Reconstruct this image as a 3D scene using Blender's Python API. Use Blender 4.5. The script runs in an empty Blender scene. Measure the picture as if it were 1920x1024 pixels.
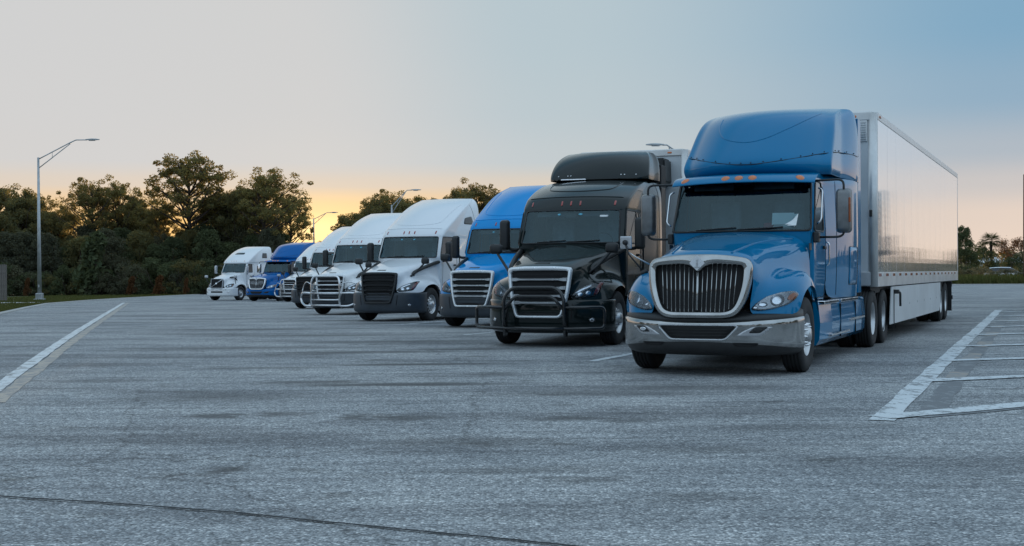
import bpy, bmesh, math, random
import numpy as np
from mathutils import Vector, Matrix, Euler
from mathutils.bvhtree import BVHTree

R = math.radians
random.seed(7)
S = bpy.context.scene
COL = S.collection

# ------------------------------------------------------------------ camera
cam = bpy.data.cameras.new('camera')
cam.sensor_width = 36.0
cam.lens = 45.0
cam.clip_start = 0.1
cam.clip_end = 6000
camo = bpy.data.objects.new('camera', cam)
COL.objects.link(camo)
camo.matrix_world = (Matrix.Translation((0, 0, 1.45)) @ Matrix.Rotation(R(90 - .36), 4, 'X')
                     @ Matrix.Rotation(R(-.4), 4, 'Z'))
S.camera = camo

# ------------------------------------------------------------------ light
SUN_AZ, SUN_EL = -8.4, 1.8          # degrees from +Y (negative = to the left), above the horizon
sdir = Vector((math.sin(R(SUN_AZ)) * math.cos(R(SUN_EL)), math.cos(R(SUN_AZ)) * math.cos(R(SUN_EL)), math.sin(R(SUN_EL))))
W = bpy.data.worlds.new('World')
S.world = W
W.use_nodes = True
wn, wl = W.node_tree.nodes, W.node_tree.links


def wmath(op, a, b=None, c=None):
    n = wn.new('ShaderNodeMath')
    n.operation = op
    for k, v in enumerate((a, b, c)):
        if v is None: continue
        if isinstance(v, (int, float)): n.inputs[k].default_value = v
        else: wl.new(v, n.inputs[k])
    return n.outputs[0]


def wramp(src, stops):
    r = wn.new('ShaderNodeValToRGB')
    r.color_ramp.interpolation = 'B_SPLINE' if False else 'EASE'
    e = r.color_ramp.elements
    while len(e) < len(stops): e.new(.5)
    for k, (p, c) in enumerate(stops):
        e[k].position = p
        e[k].color = (*c, 1) if hasattr(c, '__len__') else (c, c, c, 1)
    wl.new(src, r.inputs[0])
    return r.outputs[0]


def wmix(f, a, b, mode='MIX'):
    m = wn.new('ShaderNodeMix')
    m.data_type = 'RGBA'
    m.blend_type = mode
    m.clamp_result = False
    for s, v in ((m.inputs[0], f), (m.inputs[6], a), (m.inputs[7], b)):
        if isinstance(v, (int, float)): s.default_value = v
        elif isinstance(v, tuple): s.default_value = (*v, 1)
        else: wl.new(v, s)
    return m.outputs[2]


# dusk sky: clear blue dome, a grey-white veil round the low sun, peach along the horizon
tcw = wn.new('ShaderNodeTexCoord')
sepw = wn.new('ShaderNodeSeparateXYZ')
wl.new(tcw.outputs['Generated'], sepw.inputs[0])
dotn = wn.new('ShaderNodeVectorMath')
dotn.operation = 'DOT_PRODUCT'
wl.new(tcw.outputs['Generated'], dotn.inputs[0])
dotn.inputs[1].default_value = sdir
gam = wmath('DIVIDE', wmath('ARCCOSINE', wmath('MINIMUM', wmath('MAXIMUM', dotn.outputs['Value'], -1.0), 1.0)), math.pi)
elev = wmath('DIVIDE', wmath('MAXIMUM', wmath('ARCSINE', sepw.outputs[2]), 0.0), math.pi / 2)
D = 1 / 180.0
E_ = 1 / 90.0
dot2 = wn.new('ShaderNodeVectorMath')           # the veil of thin high cloud spreads up and left of the sun
dot2.operation = 'DOT_PRODUCT'
wl.new(tcw.outputs['Generated'], dot2.inputs[0])
VA, VE = R(-22), R(5)
dot2.inputs[1].default_value = (math.sin(VA) * math.cos(VE), math.cos(VA) * math.cos(VE), math.sin(VE))
veil = wmath('DIVIDE', wmath('ARCCOSINE', wmath('MINIMUM', wmath('MAXIMUM', dot2.outputs['Value'], -1.0), 1.0)), math.pi)
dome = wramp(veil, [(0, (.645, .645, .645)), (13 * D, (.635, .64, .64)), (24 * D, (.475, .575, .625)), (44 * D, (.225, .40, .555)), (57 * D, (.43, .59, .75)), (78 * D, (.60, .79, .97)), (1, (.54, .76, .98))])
warm = wramp(gam, [(0, (.74, .70, .64)), (9 * D, (.68, .66, .64)), (15 * D, (.68, .645, .61)), (22 * D, (.78, .66, .57)), (31 * D, (.87, .69, .56)), (46 * D, (.90, .72, .58)), (75 * D, (.66, .62, .62)), (1, (.55, .60, .68))])
hz = wramp(elev, [(0, 1.0), (2.0 * E_, .88), (3.3 * E_, .60), (4.7 * E_, .34), (7 * E_, .10), (10 * E_, 0.0)])
amb = wmath('MULTIPLY', wramp(gam, [(0, 1.0), (9 * D, 1.0), (15 * D, .85), (21 * D, .12), (30 * D, 0.0)]), wramp(elev, [(0, 1.0), (1.9 * E_, .95), (2.8 * E_, .66), (3.6 * E_, .24), (4.6 * E_, 0.0)]))
glow = wmath('MULTIPLY', wramp(gam, [(0, 1.0), (1.6 * D, .7), (3.0 * D, .25), (5 * D, 0.0)]), wramp(elev, [(0, 1.0), (1.8 * E_, .8), (2.7 * E_, .3), (3.7 * E_, 0.0)]))
sky = wn.new('ShaderNodeTexSky')
sky.sky_type = 'NISHITA'
sky.sun_disc = False
sky.sun_elevation = R(SUN_EL)
sky.sun_rotation = R(SUN_AZ)
sky.altitude = 0
sky.air_density = 1.0
sky.dust_density = 1.2
sky.ozone_density = 2.0
skyb = wmix(1.0, sky.outputs[0], (.10, .10, .10), 'MULTIPLY')
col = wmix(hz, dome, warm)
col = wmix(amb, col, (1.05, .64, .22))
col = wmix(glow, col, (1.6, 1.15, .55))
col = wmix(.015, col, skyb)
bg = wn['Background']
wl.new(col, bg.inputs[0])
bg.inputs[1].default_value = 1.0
sun = bpy.data.lights.new('sun', 'SUN')
sun.energy = 3.6
sun.angle = R(.5)
sun.color = (1.0, .72, .42)
suno = bpy.data.objects.new('sun', sun)
COL.objects.link(suno)
suno.rotation_euler = (-sdir).to_track_quat('-Z', 'Y').to_euler()
S.view_settings.view_transform = 'Standard'
S.view_settings.look = 'None'
S.view_settings.gamma = 1
S.view_settings.use_curve_mapping = False
S.view_settings.exposure = 0.0
try:
    S.cycles.max_bounces = 6
    S.cycles.transparent_max_bounces = 12
    S.cycles.caustics_reflective = False
    S.cycles.caustics_refractive = False
except Exception:
    pass


# ------------------------------------------------------------------ materials
def nodemat(name):
    m = bpy.data.materials.new(name)
    m.use_nodes = True
    nt = m.node_tree
    return m, nt, nt.nodes, nt.links, nt.nodes['Principled BSDF']


def noise_var(nt, scale, detail=4, coord='Object', stretch=(1, 1, 1), rough=.55):
    tc = nt.nodes.new('ShaderNodeTexCoord')
    mp = nt.nodes.new('ShaderNodeMapping')
    mp.inputs['Scale'].default_value = stretch
    nz = nt.nodes.new('ShaderNodeTexNoise')
    nz.inputs['Scale'].default_value = scale
    nz.inputs['Detail'].default_value = detail
    nz.inputs['Roughness'].default_value = rough
    nt.links.new(tc.outputs[coord], mp.inputs[0])
    nt.links.new(mp.outputs[0], nz.inputs['Vector'])
    return nz


def ramp(nt, src, stops):
    r = nt.nodes.new('ShaderNodeValToRGB')
    e = r.color_ramp.elements
    while len(e) < len(stops):
        e.new(.5)
    for k, (p, c) in enumerate(stops):
        e[k].position = p
        e[k].color = c if len(c) == 4 else (*c, 1)
    nt.links.new(src, r.inputs[0])
    return r


def mixc(nt, fac, a, b, mode='MIX'):
    m = nt.nodes.new('ShaderNodeMix')
    m.data_type = 'RGBA'
    m.blend_type = mode
    for sock, v in ((m.inputs[0], fac), (m.inputs[6], a), (m.inputs[7], b)):
        if hasattr(v, 'is_linked'):
            nt.links.new(v, sock)
        elif isinstance(v, (int, float)):
            sock.default_value = v
        else:
            sock.default_value = (*v, 1) if len(v) == 3 else v
    return m.outputs[2]


def simple(name, col, rough=.5, metal=0, coat=0, var=.12, scale=6, spec=.5, bump=0, bscale=60):
    m, nt, n, l, p = nodemat(name)
    nz = noise_var(nt, scale)
    c1 = tuple(max(0, c * (1 - var)) for c in col)
    c2 = tuple(min(1, c * (1 + var)) for c in col)
    rp = ramp(nt, nz.outputs[0], [(.3, c1), (.7, c2)])
    l.new(rp.outputs[0], p.inputs['Base Color'])
    rr = ramp(nt, nz.outputs[0], [(.25, (max(0, rough - .05),) * 3), (.75, (min(1, rough + .07),) * 3)])
    l.new(rr.outputs[0], p.inputs['Roughness'])
    p.inputs['Metallic'].default_value = metal
    p.inputs['Specular IOR Level'].default_value = spec
    p.inputs['Coat Weight'].default_value = coat
    p.inputs['Coat Roughness'].default_value = .04
    if bump:
        b = n.new('ShaderNodeBump')
        nb = noise_var(nt, bscale, 3)
        b.inputs['Strength'].default_value = bump
        b.inputs['Distance'].default_value = .01
        l.new(nb.outputs[0], b.inputs['Height'])
        l.new(b.outputs[0], p.inputs['Normal'])
    return m


def paint(name, col, rough=.3, spec=.2, ior=1.42):
    """car paint: clear coat over colour, with a faint film of road dust low down"""
    m, nt, n, l, p = nodemat(name)
    nz = noise_var(nt, .9, 5, rough=.6)
    dust = ramp(nt, nz.outputs[0], [(.55, (0, 0, 0)), (.9, (.03, .03, .03))])
    c = mixc(nt, dust.outputs[0], col, (.33, .31, .28))
    l.new(c, p.inputs['Base Color'])
    p.inputs['Roughness'].default_value = rough
    p.inputs['Specular IOR Level'].default_value = spec
    p.inputs['Coat Weight'].default_value = 1
    p.inputs['Coat IOR'].default_value = ior
    cr = ramp(nt, nz.outputs[0], [(.4, (.02, .02, .02)), (.8, (.08, .08, .08))])
    l.new(cr.outputs[0], p.inputs['Coat Roughness'])
    return m


def glassmat(name, tint, rough=.02, ior=1.6, refl=(.9, .95, 1)):
    m = bpy.data.materials.new(name)
    m.use_nodes = True
    nt = m.node_tree
    n, l = nt.nodes, nt.links
    n.clear()
    out = n.new('ShaderNodeOutputMaterial')
    mx = n.new('ShaderNodeMixShader')
    tr = n.new('ShaderNodeBsdfTransparent')
    tr.inputs[0].default_value = (*tint, 1)
    gl = n.new('ShaderNodeBsdfGlossy')
    gl.inputs['Roughness'].default_value = rough
    gl.inputs[0].default_value = (*refl, 1)
    fr = n.new('ShaderNodeFresnel')
    fr.inputs[0].default_value = ior
    l.new(fr.outputs[0], mx.inputs[0])
    l.new(tr.outputs[0], mx.inputs[1])
    l.new(gl.outputs[0], mx.inputs[2])
    l.new(mx.outputs[0], out.inputs[0])
    return m


M = {}
M['blue_deep'] = paint('paint_deep_blue', (.0, .168, .355), .3, .02, 1.36)
M['blue_bright'] = paint('paint_bright_blue', (.0, .27, .66), .3, .0, 1.35)
M['blue_navy'] = paint('paint_navy_blue', (.0, .11, .36), .3, .0, 1.32)
M['black_green'] = paint('paint_black_green', (.006, .012, .012), .3, .05)
M['white'] = paint('paint_white', (.83, .84, .85), .32)
M['white_cool'] = paint('paint_cool_white', (.80, .82, .84), .34)
M['chrome'] = simple('chrome', (.72, .73, .75), .09, 1.0, var=.06, scale=3)
M['chrome_worn'] = simple('worn_chrome', (.44, .44, .435), .13, 1.0, var=.15, scale=4)
M['trim'] = simple('bright_trim', (.74, .76, .78), .24, .45, var=.06)
M['alu'] = simple('aluminium', (.55, .56, .57), .33, .9, var=.12, scale=5)
M['mirror_shell'] = simple('mirror_shell', (.20, .205, .21), .32, .7, var=.2)
M['silver'] = simple('silver_plastic', (.50, .51, .53), .28, .6, var=.1)
M['black'] = simple('black_plastic', (.016, .017, .018), .45, var=.2, scale=9)
M['gloss_black'] = simple('gloss_black', (.010, .011, .012), .2, coat=.5, var=.2)
M['grey_bumper'] = simple('grey_bumper_plastic', (.035, .045, .056), .42, var=.15)
M['dark'] = simple('dark_cavity', (.006, .006, .007), .7, var=.2)
M['interior'] = simple('cab_interior', (.075, .095, .115), .7, var=.25)
M['seat'] = simple('seat_fabric', (.13, .15, .17), .85, var=.25)
M['rubber'] = simple('tyre_rubber', (.014, .014, .015), .75, var=.35, scale=14, bump=.15, bscale=90)
M['glass'] = glassmat('windshield_glass', (.66, .86, .92), .02, 1.72, (.72, .95, 1.0))
M['glass_dark'] = glassmat('tinted_glass', (.42, .49, .52))
M['lens'] = glassmat('lamp_lens', (.92, .94, .96), .03)
M['amber'] = simple('amber_lens', (.62, .15, .02), .2, coat=1, var=.12)
M['brown_lens'] = simple('dark_amber_lens', (.30, .07, .02), .25, coat=.6, var=.12)
M['red'] = simple('red_lens', (.34, .022, .015), .25, coat=1, var=.12)
M['reflector'] = simple('lamp_reflector', (.85, .87, .90), .12, .9, var=.08, scale=30)
M['lamp_inner'] = simple('lamp_inner', (.34, .36, .38), .25, .75, var=.3, scale=40)
M['mirror'] = simple('mirror_glass', (.7, .72, .74), .03, 1, var=.02)
M['steel'] = simple('dark_frame_steel', (.02, .02, .021), .6, .3, var=.3)
M['paper'] = simple('white_paper', (.75, .78, .78), .8, var=.04)
M['sticker'] = simple('blue_sticker', (.12, .42, .55), .5, var=.1)
M['redcloth'] = simple('red_cloth', (.2, .02, .03), .8, var=.2)
M['rail'] = simple('trailer_rail', (.66, .66, .65), .32, .45, var=.14, scale=3)
M['skirt'] = simple('trailer_skirt', (.60, .62, .63), .4, var=.08, scale=2)
M['trailer_grey'] = simple('trailer_nose_grey', (.55, .58, .60), .4, var=.06, scale=2)
M['galv'] = simple('galvanised_pole', (.42, .44, .45), .45, .6, var=.15, scale=3)
M['bark'] = simple('bark', (.07, .05, .038), .9, var=.35, scale=8, bump=.6, bscale=25)
M['oldwood'] = simple('weathered_wood', (.16, .14, .125), .85, var=.3, scale=10)
M['concrete'] = simple('concrete', (.40, .39, .37), .85, var=.15, scale=4)


def trailer_mat():
    m, nt, n, l, p = nodemat('trailer_white_panel')
    nz = noise_var(nt, .6, 5, stretch=(1, 1.6, .5))
    rp = ramp(nt, nz.outputs[0], [(.35, (.82, .83, .84)), (.7, (.88, .89, .90))])
    l.new(rp.outputs[0], p.inputs['Base Color'])
    p.inputs['Roughness'].default_value = .10
    p.inputs['Metallic'].default_value = .5
    p.inputs['Specular IOR Level'].default_value = .4
    p.inputs['Coat Weight'].default_value = 1
    p.inputs['Coat IOR'].default_value = 1.6
    p.inputs['Coat Roughness'].default_value = .05
    # quilted core printing through the skin, and slow vertical waves
    wv = noise_var(nt, 2.2, 2, stretch=(1, 1, .12))
    tc = n.new('ShaderNodeTexCoord')
    vo = n.new('ShaderNodeTexVoronoi')
    vo.inputs['Scale'].default_value = 9
    vo.inputs['Randomness'].default_value = 0
    l.new(tc.outputs['Object'], vo.inputs['Vector'])
    b1 = n.new('ShaderNodeBump')
    b1.inputs['Strength'].default_value = .12
    b1.inputs['Distance'].default_value = .02
    l.new(wv.outputs[0], b1.inputs['Height'])
    b2 = n.new('ShaderNodeBump')
    b2.inputs['Strength'].default_value = .12
    b2.inputs['Distance'].default_value = .004
    l.new(vo.outputs['Distance'], b2.inputs['Height'])
    l.new(b1.outputs[0], b2.inputs['Normal'])
    l.new(b2.outputs[0], p.inputs['Normal'])
    l.new(b2.outputs[0], p.inputs['Coat Normal'])
    return m


M['trailer'] = trailer_mat()


STAINS_AND_SHADE = [(-1.33, 15.9, 1.7, .34, .62), (-.3, 17.4, .5, .4, .35), (-2.6, 16.3, .8, .3, .45), (-1.46, 19.3, 1.5, .3, .6), (-2.6, 22.4, 2.2, .4, .5), (-.9, 23.1, 1.3, .35, .5),
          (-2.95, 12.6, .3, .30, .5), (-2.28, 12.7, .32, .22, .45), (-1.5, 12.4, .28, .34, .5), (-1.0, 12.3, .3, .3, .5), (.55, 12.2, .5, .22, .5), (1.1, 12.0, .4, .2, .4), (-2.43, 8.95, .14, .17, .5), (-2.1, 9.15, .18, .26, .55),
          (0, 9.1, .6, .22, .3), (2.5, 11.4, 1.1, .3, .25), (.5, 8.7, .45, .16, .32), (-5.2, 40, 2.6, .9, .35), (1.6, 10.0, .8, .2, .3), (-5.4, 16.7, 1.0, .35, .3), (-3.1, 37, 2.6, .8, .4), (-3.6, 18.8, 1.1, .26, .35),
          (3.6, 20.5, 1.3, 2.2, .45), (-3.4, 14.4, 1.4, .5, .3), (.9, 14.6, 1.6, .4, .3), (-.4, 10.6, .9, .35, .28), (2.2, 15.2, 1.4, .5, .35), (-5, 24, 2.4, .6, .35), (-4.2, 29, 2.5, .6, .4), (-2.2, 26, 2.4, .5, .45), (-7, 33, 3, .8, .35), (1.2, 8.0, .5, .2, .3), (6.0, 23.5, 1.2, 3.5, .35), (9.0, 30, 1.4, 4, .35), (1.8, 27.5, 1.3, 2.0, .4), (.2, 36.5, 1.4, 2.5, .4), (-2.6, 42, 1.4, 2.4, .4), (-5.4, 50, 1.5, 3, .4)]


def asphalt_mat():
    m, nt, n, l, p = nodemat('worn_asphalt')
    tc = n.new('ShaderNodeTexCoord')
    # exposed pale stones in grey binder, two sizes
    vo = n.new('ShaderNodeTexVoronoi')
    vo.inputs['Scale'].default_value = 62
    l.new(tc.outputs['Object'], vo.inputs['Vector'])
    sep = n.new('ShaderNodeSeparateColor')
    l.new(vo.outputs['Color'], sep.inputs[0])
    stone = ramp(nt, sep.outputs[0], [(.0, (.17, .177, .183)), (.4, (.32, .33, .337)), (.78, (.43, .44, .445)), (.93, (.66, .66, .65)), (1, (.80, .80, .78))])
    gap = ramp(nt, vo.outputs['Distance'], [(.35, (1, 1, 1)), (.8, (.50, .50, .51))])
    base = mixc(nt, 1.0, stone.outputs[0], gap.outputs[0], 'MULTIPLY')
    mid = noise_var(nt, 11, 5, rough=.75)
    mr = ramp(nt, mid.outputs[0], [(.25, (.58, .59, .60)), (.75, (1.40, 1.39, 1.38))])
    base = mixc(nt, 1.0, base, mr.outputs[0], 'MULTIPLY')
    # broad tone drift
    big = noise_var(nt, .22, 5)
    br = ramp(nt, big.outputs[0], [(.3, (.82, .84, .86)), (.7, (1.22, 1.21, 1.19))])
    base = mixc(nt, 1.0, base, br.outputs[0], 'MULTIPLY')
    pt = noise_var(nt, .85, 9, stretch=(.8, 1, 1), rough=.7)
    pr = ramp(nt, pt.outputs[0], [(.3, (.78, .79, .80)), (.5, (1, 1, 1)), (.7, (1.16, 1.15, 1.13))])
    base = mixc(nt, 1.0, base, pr.outputs[0], 'MULTIPLY')
    # hairline cracks
    ck = n.new('ShaderNodeTexVoronoi')
    ck.feature = 'DISTANCE_TO_EDGE'
    ck.inputs['Scale'].default_value = .16
    cw = noise_var(nt, 1.1, 6, rough=.7)
    cm = mixc(nt, .35, tc.outputs['Object'], cw.outputs['Color'], 'LINEAR_LIGHT')
    l.new(cm, ck.inputs['Vector'])
    cr_ = ramp(nt, ck.outputs['Distance'], [(.0, (.35, .35, .35)), (.0022, (1, 1, 1))])
    base = mixc(nt, .75, base, cr_.outputs[0], 'MULTIPLY')
    # tyre scuffs: long soft streaks where trucks swing out of the stalls
    sc = noise_var(nt, .62, 7, stretch=(.30, 1.0, 1), rough=.62)
    sr = ramp(nt, sc.outputs[0], [(.0, (1, 1, 1)), (.50, (1, 1, 1)), (.60, (.66, .66, .67)), (.72, (.40, .40, .41))])
    base = mixc(nt, .9, base, sr.outputs[0], 'MULTIPLY')
    # drips and oil spots
    sp = noise_var(nt, 1.5, 3, stretch=(.7, 1, 1))
    spr = ramp(nt, sp.outputs[0], [(.63, (1, 1, 1)), (.72, (.46, .45, .43))])
    base = mixc(nt, .85, base, spr.outputs[0], 'MULTIPLY')
    # fine scratches and pale rubs
    fs = noise_var(nt, 3.5, 4, stretch=(.10, 1.6, 1))
    fr_ = ramp(nt, fs.outputs[0], [(.33, (.80, .80, .81)), (.5, (1, 1, 1)), (.68, (1.16, 1.16, 1.16))])
    base = mixc(nt, 1.0, base, fr_.outputs[0], 'MULTIPLY')
    # rubber smears and drip stains in front of the row, plus shade painted under the rigs: (x, y, half length, half depth, darkness)
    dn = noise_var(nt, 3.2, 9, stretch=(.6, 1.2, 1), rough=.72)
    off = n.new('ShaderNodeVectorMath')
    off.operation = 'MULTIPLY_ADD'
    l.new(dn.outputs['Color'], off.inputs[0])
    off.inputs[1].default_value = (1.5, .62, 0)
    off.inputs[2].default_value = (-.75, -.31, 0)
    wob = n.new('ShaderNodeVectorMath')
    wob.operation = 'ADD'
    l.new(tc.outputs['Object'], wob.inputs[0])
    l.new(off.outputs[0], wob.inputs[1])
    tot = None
    for (x, y, rx, ry, k) in STAINS_AND_SHADE:
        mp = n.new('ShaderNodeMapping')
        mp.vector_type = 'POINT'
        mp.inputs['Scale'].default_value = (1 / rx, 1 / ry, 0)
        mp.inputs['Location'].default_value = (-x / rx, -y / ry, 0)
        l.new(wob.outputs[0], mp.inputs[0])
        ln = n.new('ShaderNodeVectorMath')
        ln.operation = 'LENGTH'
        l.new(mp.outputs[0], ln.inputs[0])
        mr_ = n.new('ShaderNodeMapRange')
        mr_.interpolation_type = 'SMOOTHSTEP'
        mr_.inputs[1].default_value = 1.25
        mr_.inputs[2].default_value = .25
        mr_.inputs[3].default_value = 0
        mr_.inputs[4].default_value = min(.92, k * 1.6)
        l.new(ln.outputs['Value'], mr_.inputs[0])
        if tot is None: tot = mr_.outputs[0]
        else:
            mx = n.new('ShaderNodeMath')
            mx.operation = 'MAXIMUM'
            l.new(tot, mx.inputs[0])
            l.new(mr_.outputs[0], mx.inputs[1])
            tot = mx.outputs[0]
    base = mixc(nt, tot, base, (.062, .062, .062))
    l.new(base, p.inputs['Base Color'])
    rg = ramp(nt, sep.outputs[1], [(0, (.62,) * 3), (1, (.92,) * 3)])
    l.new(rg.outputs[0], p.inputs['Roughness'])
    b = n.new('ShaderNodeBump')
    b.inputs['Strength'].default_value = .6
    b.inputs['Distance'].default_value = .008
    l.new(vo.outputs['Distance'], b.inputs['Height'])
    b.invert = True
    l.new(b.outputs[0], p.inputs['Normal'])
    return m


M['asphalt'] = asphalt_mat()


def line_mat(name, col, wear):
    m, nt, n, l, p = nodemat(name)
    nz = noise_var(nt, 6.5, 8, stretch=(1, .5, 1), rough=.78)
    rp = ramp(nt, nz.outputs[0], [(wear - .04, (.24, .245, .25)), (wear + .03, col)])
    l.new(rp.outputs[0], p.inputs['Base Color'])
    p.inputs['Roughness'].default_value = .55
    return m


M['line'] = line_mat('white_road_paint', (.66, .69, .70), .455)
M['line_old'] = line_mat('old_cream_road_paint', (.44, .39, .33), .50)
M['tan_paint'] = line_mat('faded_tan_paint', (.36, .30, .25), .50)
M['black_line'] = line_mat('blacked_out_line', (.15, .15, .155), .46)
M['sealant'] = simple('joint_sealant', (.012, .012, .013), .6, var=.3)


def grass_ground():
    m, nt, n, l, p = nodemat('grass_soil')
    nz = noise_var(nt, .5, 6)
    n2 = noise_var(nt, 9, 4)
    a = ramp(nt, nz.outputs[0], [(.3, (.045, .06, .02)), (.7, (.085, .08, .04))])
    b = ramp(nt, n2.outputs[0], [(.3, (.6, .6, .6)), (.7, (1.3, 1.3, 1.3))])
    l.new(mixc(nt, 1, a.outputs[0], b.outputs[0], 'MULTIPLY'), p.inputs['Base Color'])
    p.inputs['Roughness'].default_value = .95
    return m


M['soil'] = grass_ground()


def leaf_mat(name, c1, c2, trans, tw=.4):
    m = bpy.data.materials.new(name)
    m.use_nodes = True
    nt = m.node_tree
    n, l = nt.nodes, nt.links
    n.clear()
    out = n.new('ShaderNodeOutputMaterial')
    mx = n.new('ShaderNodeMixShader')
    df = n.new('ShaderNodeBsdfDiffuse')
    tl = n.new('ShaderNodeBsdfTranslucent')
    geo = n.new('ShaderNodeNewGeometry')
    rp = ramp(nt, geo.outputs['Random Per Island'], [(0, c1), (1, c2)])
    oi = n.new('ShaderNodeObjectInfo')
    rv = ramp(nt, oi.outputs['Random'], [(0, (.75, .78, .8)), (1, (1.25, 1.2, 1.1))])
    c = mixc(nt, 1, rp.outputs[0], rv.outputs[0], 'MULTIPLY')
    l.new(c, df.inputs[0])
    tl.inputs[0].default_value = (*trans, 1)
    mx.inputs[0].default_value = tw
    l.new(df.outputs[0], mx.inputs[1])
    l.new(tl.outputs[0], mx.inputs[2])
    l.new(mx.outputs[0], out.inputs[0])
    return m


M['needles'] = leaf_mat('pine_needles', (.085, .095, .05), (.155, .158, .078), (.46, .33, .10), .45)
M['leaves'] = leaf_mat('broad_leaves', (.085, .098, .058), (.146, .152, .082), (.42, .30, .09), .4)
M['leaves_dark'] = leaf_mat('dark_leaves', (.066, .088, .052), (.116, .130, .072), (.16, .17, .06), .28)
M['leaves_grey'] = leaf_mat('grey_green_leaves', (.095, .105, .075), (.14, .14, .095), (.22, .18, .08), .3)
M['rust'] = leaf_mat('rusty_leaves', (.09, .048, .026), (.15, .08, .042), (.25, .10, .03), .3)
M['grass'] = leaf_mat('grass_blades', (.05, .072, .024), (.12, .12, .05), (.16, .14, .04), .3)


# ------------------------------------------------------------------ helpers
def tag(o, label=None, cat=None, group=None, kind=None):
    if label: o['label'] = label
    if cat: o['category'] = cat
    if group: o['group'] = group
    if kind: o['kind'] = kind
    return o


def empty(name, loc=(0, 0, 0), rot=(0, 0, 0)):
    o = bpy.data.objects.new(name, None)
    o.empty_display_size = .3
    o.location = loc
    o.rotation_euler = rot
    COL.objects.link(o)
    return o


def obj(name, mesh, mat=None, parent=None, loc=None, rot=None):
    o = bpy.data.objects.new(name, mesh)
    if mat is not None and not mesh.materials:
        mesh.materials.append(mat)
    COL.objects.link(o)
    if parent: o.parent = parent
    if loc: o.location = loc
    if rot: o.rotation_euler = rot
    return o


def mesh_from(name, verts, faces, smooth=True):
    me = bpy.data.meshes.new(name)
    me.from_pydata([tuple(v) for v in verts], [], faces)
    me.validate()
    if smooth:
        me.polygons.foreach_set('use_smooth', [True] * len(me.polygons))
    me.update()
    return me


def bm_mesh(name, bm, smooth=False):
    bmesh.ops.recalc_face_normals(bm, faces=bm.faces)
    me = bpy.data.meshes.new(name)
    bm.to_mesh(me)
    bm.free()
    if smooth:
        me.polygons.foreach_set('use_smooth', [True] * len(me.polygons))
    return me


def fix_normals(me):
    bm = bmesh.new()
    bm.from_mesh(me)
    bmesh.ops.recalc_face_normals(bm, faces=bm.faces)
    bm.to_mesh(me)
    bm.free()
    return me


def subdiv(me, lv=2, smooth='ALL'):
    """bake Catmull-Clark into the mesh"""
    fix_normals(me)
    o = bpy.data.objects.new('tmp', me)
    COL.objects.link(o)
    md = o.modifiers.new('s', 'SUBSURF')
    md.levels = lv
    md.render_levels = lv
    md.boundary_smooth = smooth
    dg = bpy.context.evaluated_depsgraph_get()
    dg.update()
    new = bpy.data.meshes.new_from_object(o.evaluated_get(dg))
    nm = me.name
    bpy.data.objects.remove(o)
    bpy.data.meshes.remove(me)
    new.name = nm
    new.polygons.foreach_set('use_smooth', [True] * len(new.polygons))
    return new


def thicken(me, t):
    bm = bmesh.new()
    bm.from_mesh(me)
    bmesh.ops.solidify(bm, geom=bm.faces[:], thickness=t)
    bm.to_mesh(me)
    bm.free()
    return me


def add_box(bm, c, s, bevel=0, seg=2, rot=None):
    r = bmesh.ops.create_cube(bm, size=1)
    vs = r['verts']
    bmesh.ops.scale(bm, vec=s, verts=vs)
    if bevel:
        es = list({e for v in vs for e in v.link_edges})
        rb = bmesh.ops.bevel(bm, geom=es, offset=bevel, segments=seg, affect='EDGES', profile=.5)
        vs = list({v for f in rb['faces'] for v in f.verts} | {v for v in vs if v.is_valid})
    if rot:
        bmesh.ops.rotate(bm, matrix=rot, verts=vs, cent=(0, 0, 0))
    bmesh.ops.translate(bm, vec=c, verts=vs)
    return vs


def box(name, c, s, mat, parent=None, bevel=.01, seg=2, rot=None, smooth=False):
    bm = bmesh.new()
    add_box(bm, c, s, bevel, seg, rot)
    return obj(name, bm_mesh(name, bm, smooth), mat, parent)


def catmull(pts, n=6, closed=False):
    P = [Vector(p) for p in pts]
    N = len(P)
    if N < 3 and not closed:
        return P
    out = []
    rng = range(N) if closed else range(N - 1)
    for i in rng:
        if closed:
            p0, p1, p2, p3 = P[i - 1], P[i], P[(i + 1) % N], P[(i + 2) % N]
        else:
            p0, p1, p2, p3 = P[max(i - 1, 0)], P[i], P[i + 1], P[min(i + 2, N - 1)]
        for k in range(n):
            t = k / n
            out.append(.5 * ((2 * p1) + (p2 - p0) * t + (2 * p0 - 5 * p1 + 4 * p2 - p3) * t * t + (3 * p1 - p0 - 3 * p2 + p3) * t ** 3))
    if not closed:
        out.append(P[-1])
    return out


def tube_data(pts, rad, segs=8, closed=False, V=None, F=None):
    V = [] if V is None else V
    F = [] if F is None else F
    P = [Vector(p) for p in pts]
    N = len(P)
    b = len(V)
    up = None
    for i in range(N):
        a = P[i - 1] if (i > 0 or closed) else P[i]
        c = P[(i + 1) % N] if (i < N - 1 or closed) else P[i]
        d = (c - a)
        d = d.normalized() if d.length > 1e-9 else Vector((0, 0, 1))
        if up is None:
            up = d.orthogonal().normalized()
        up = (up - d * up.dot(d))
        up = up.normalized() if up.length > 1e-6 else d.orthogonal().normalized()
        s = d.cross(up)
        r = rad[i] if hasattr(rad, '__len__') else rad
        for k in range(segs):
            an = 2 * math.pi * k / segs
            V.append(P[i] + (up * math.cos(an) + s * math.sin(an)) * r)
    for i in range(N if closed else N - 1):
        j = (i + 1) % N
        for k in range(segs):
            k2 = (k + 1) % segs
            F.append((b + i * segs + k, b + i * segs + k2, b + j * segs + k2, b + j * segs + k))
    if not closed:
        F.append(tuple(b + k for k in range(segs))[::-1])
        F.append(tuple(b + (N - 1) * segs + k for k in range(segs)))
    return V, F


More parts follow.
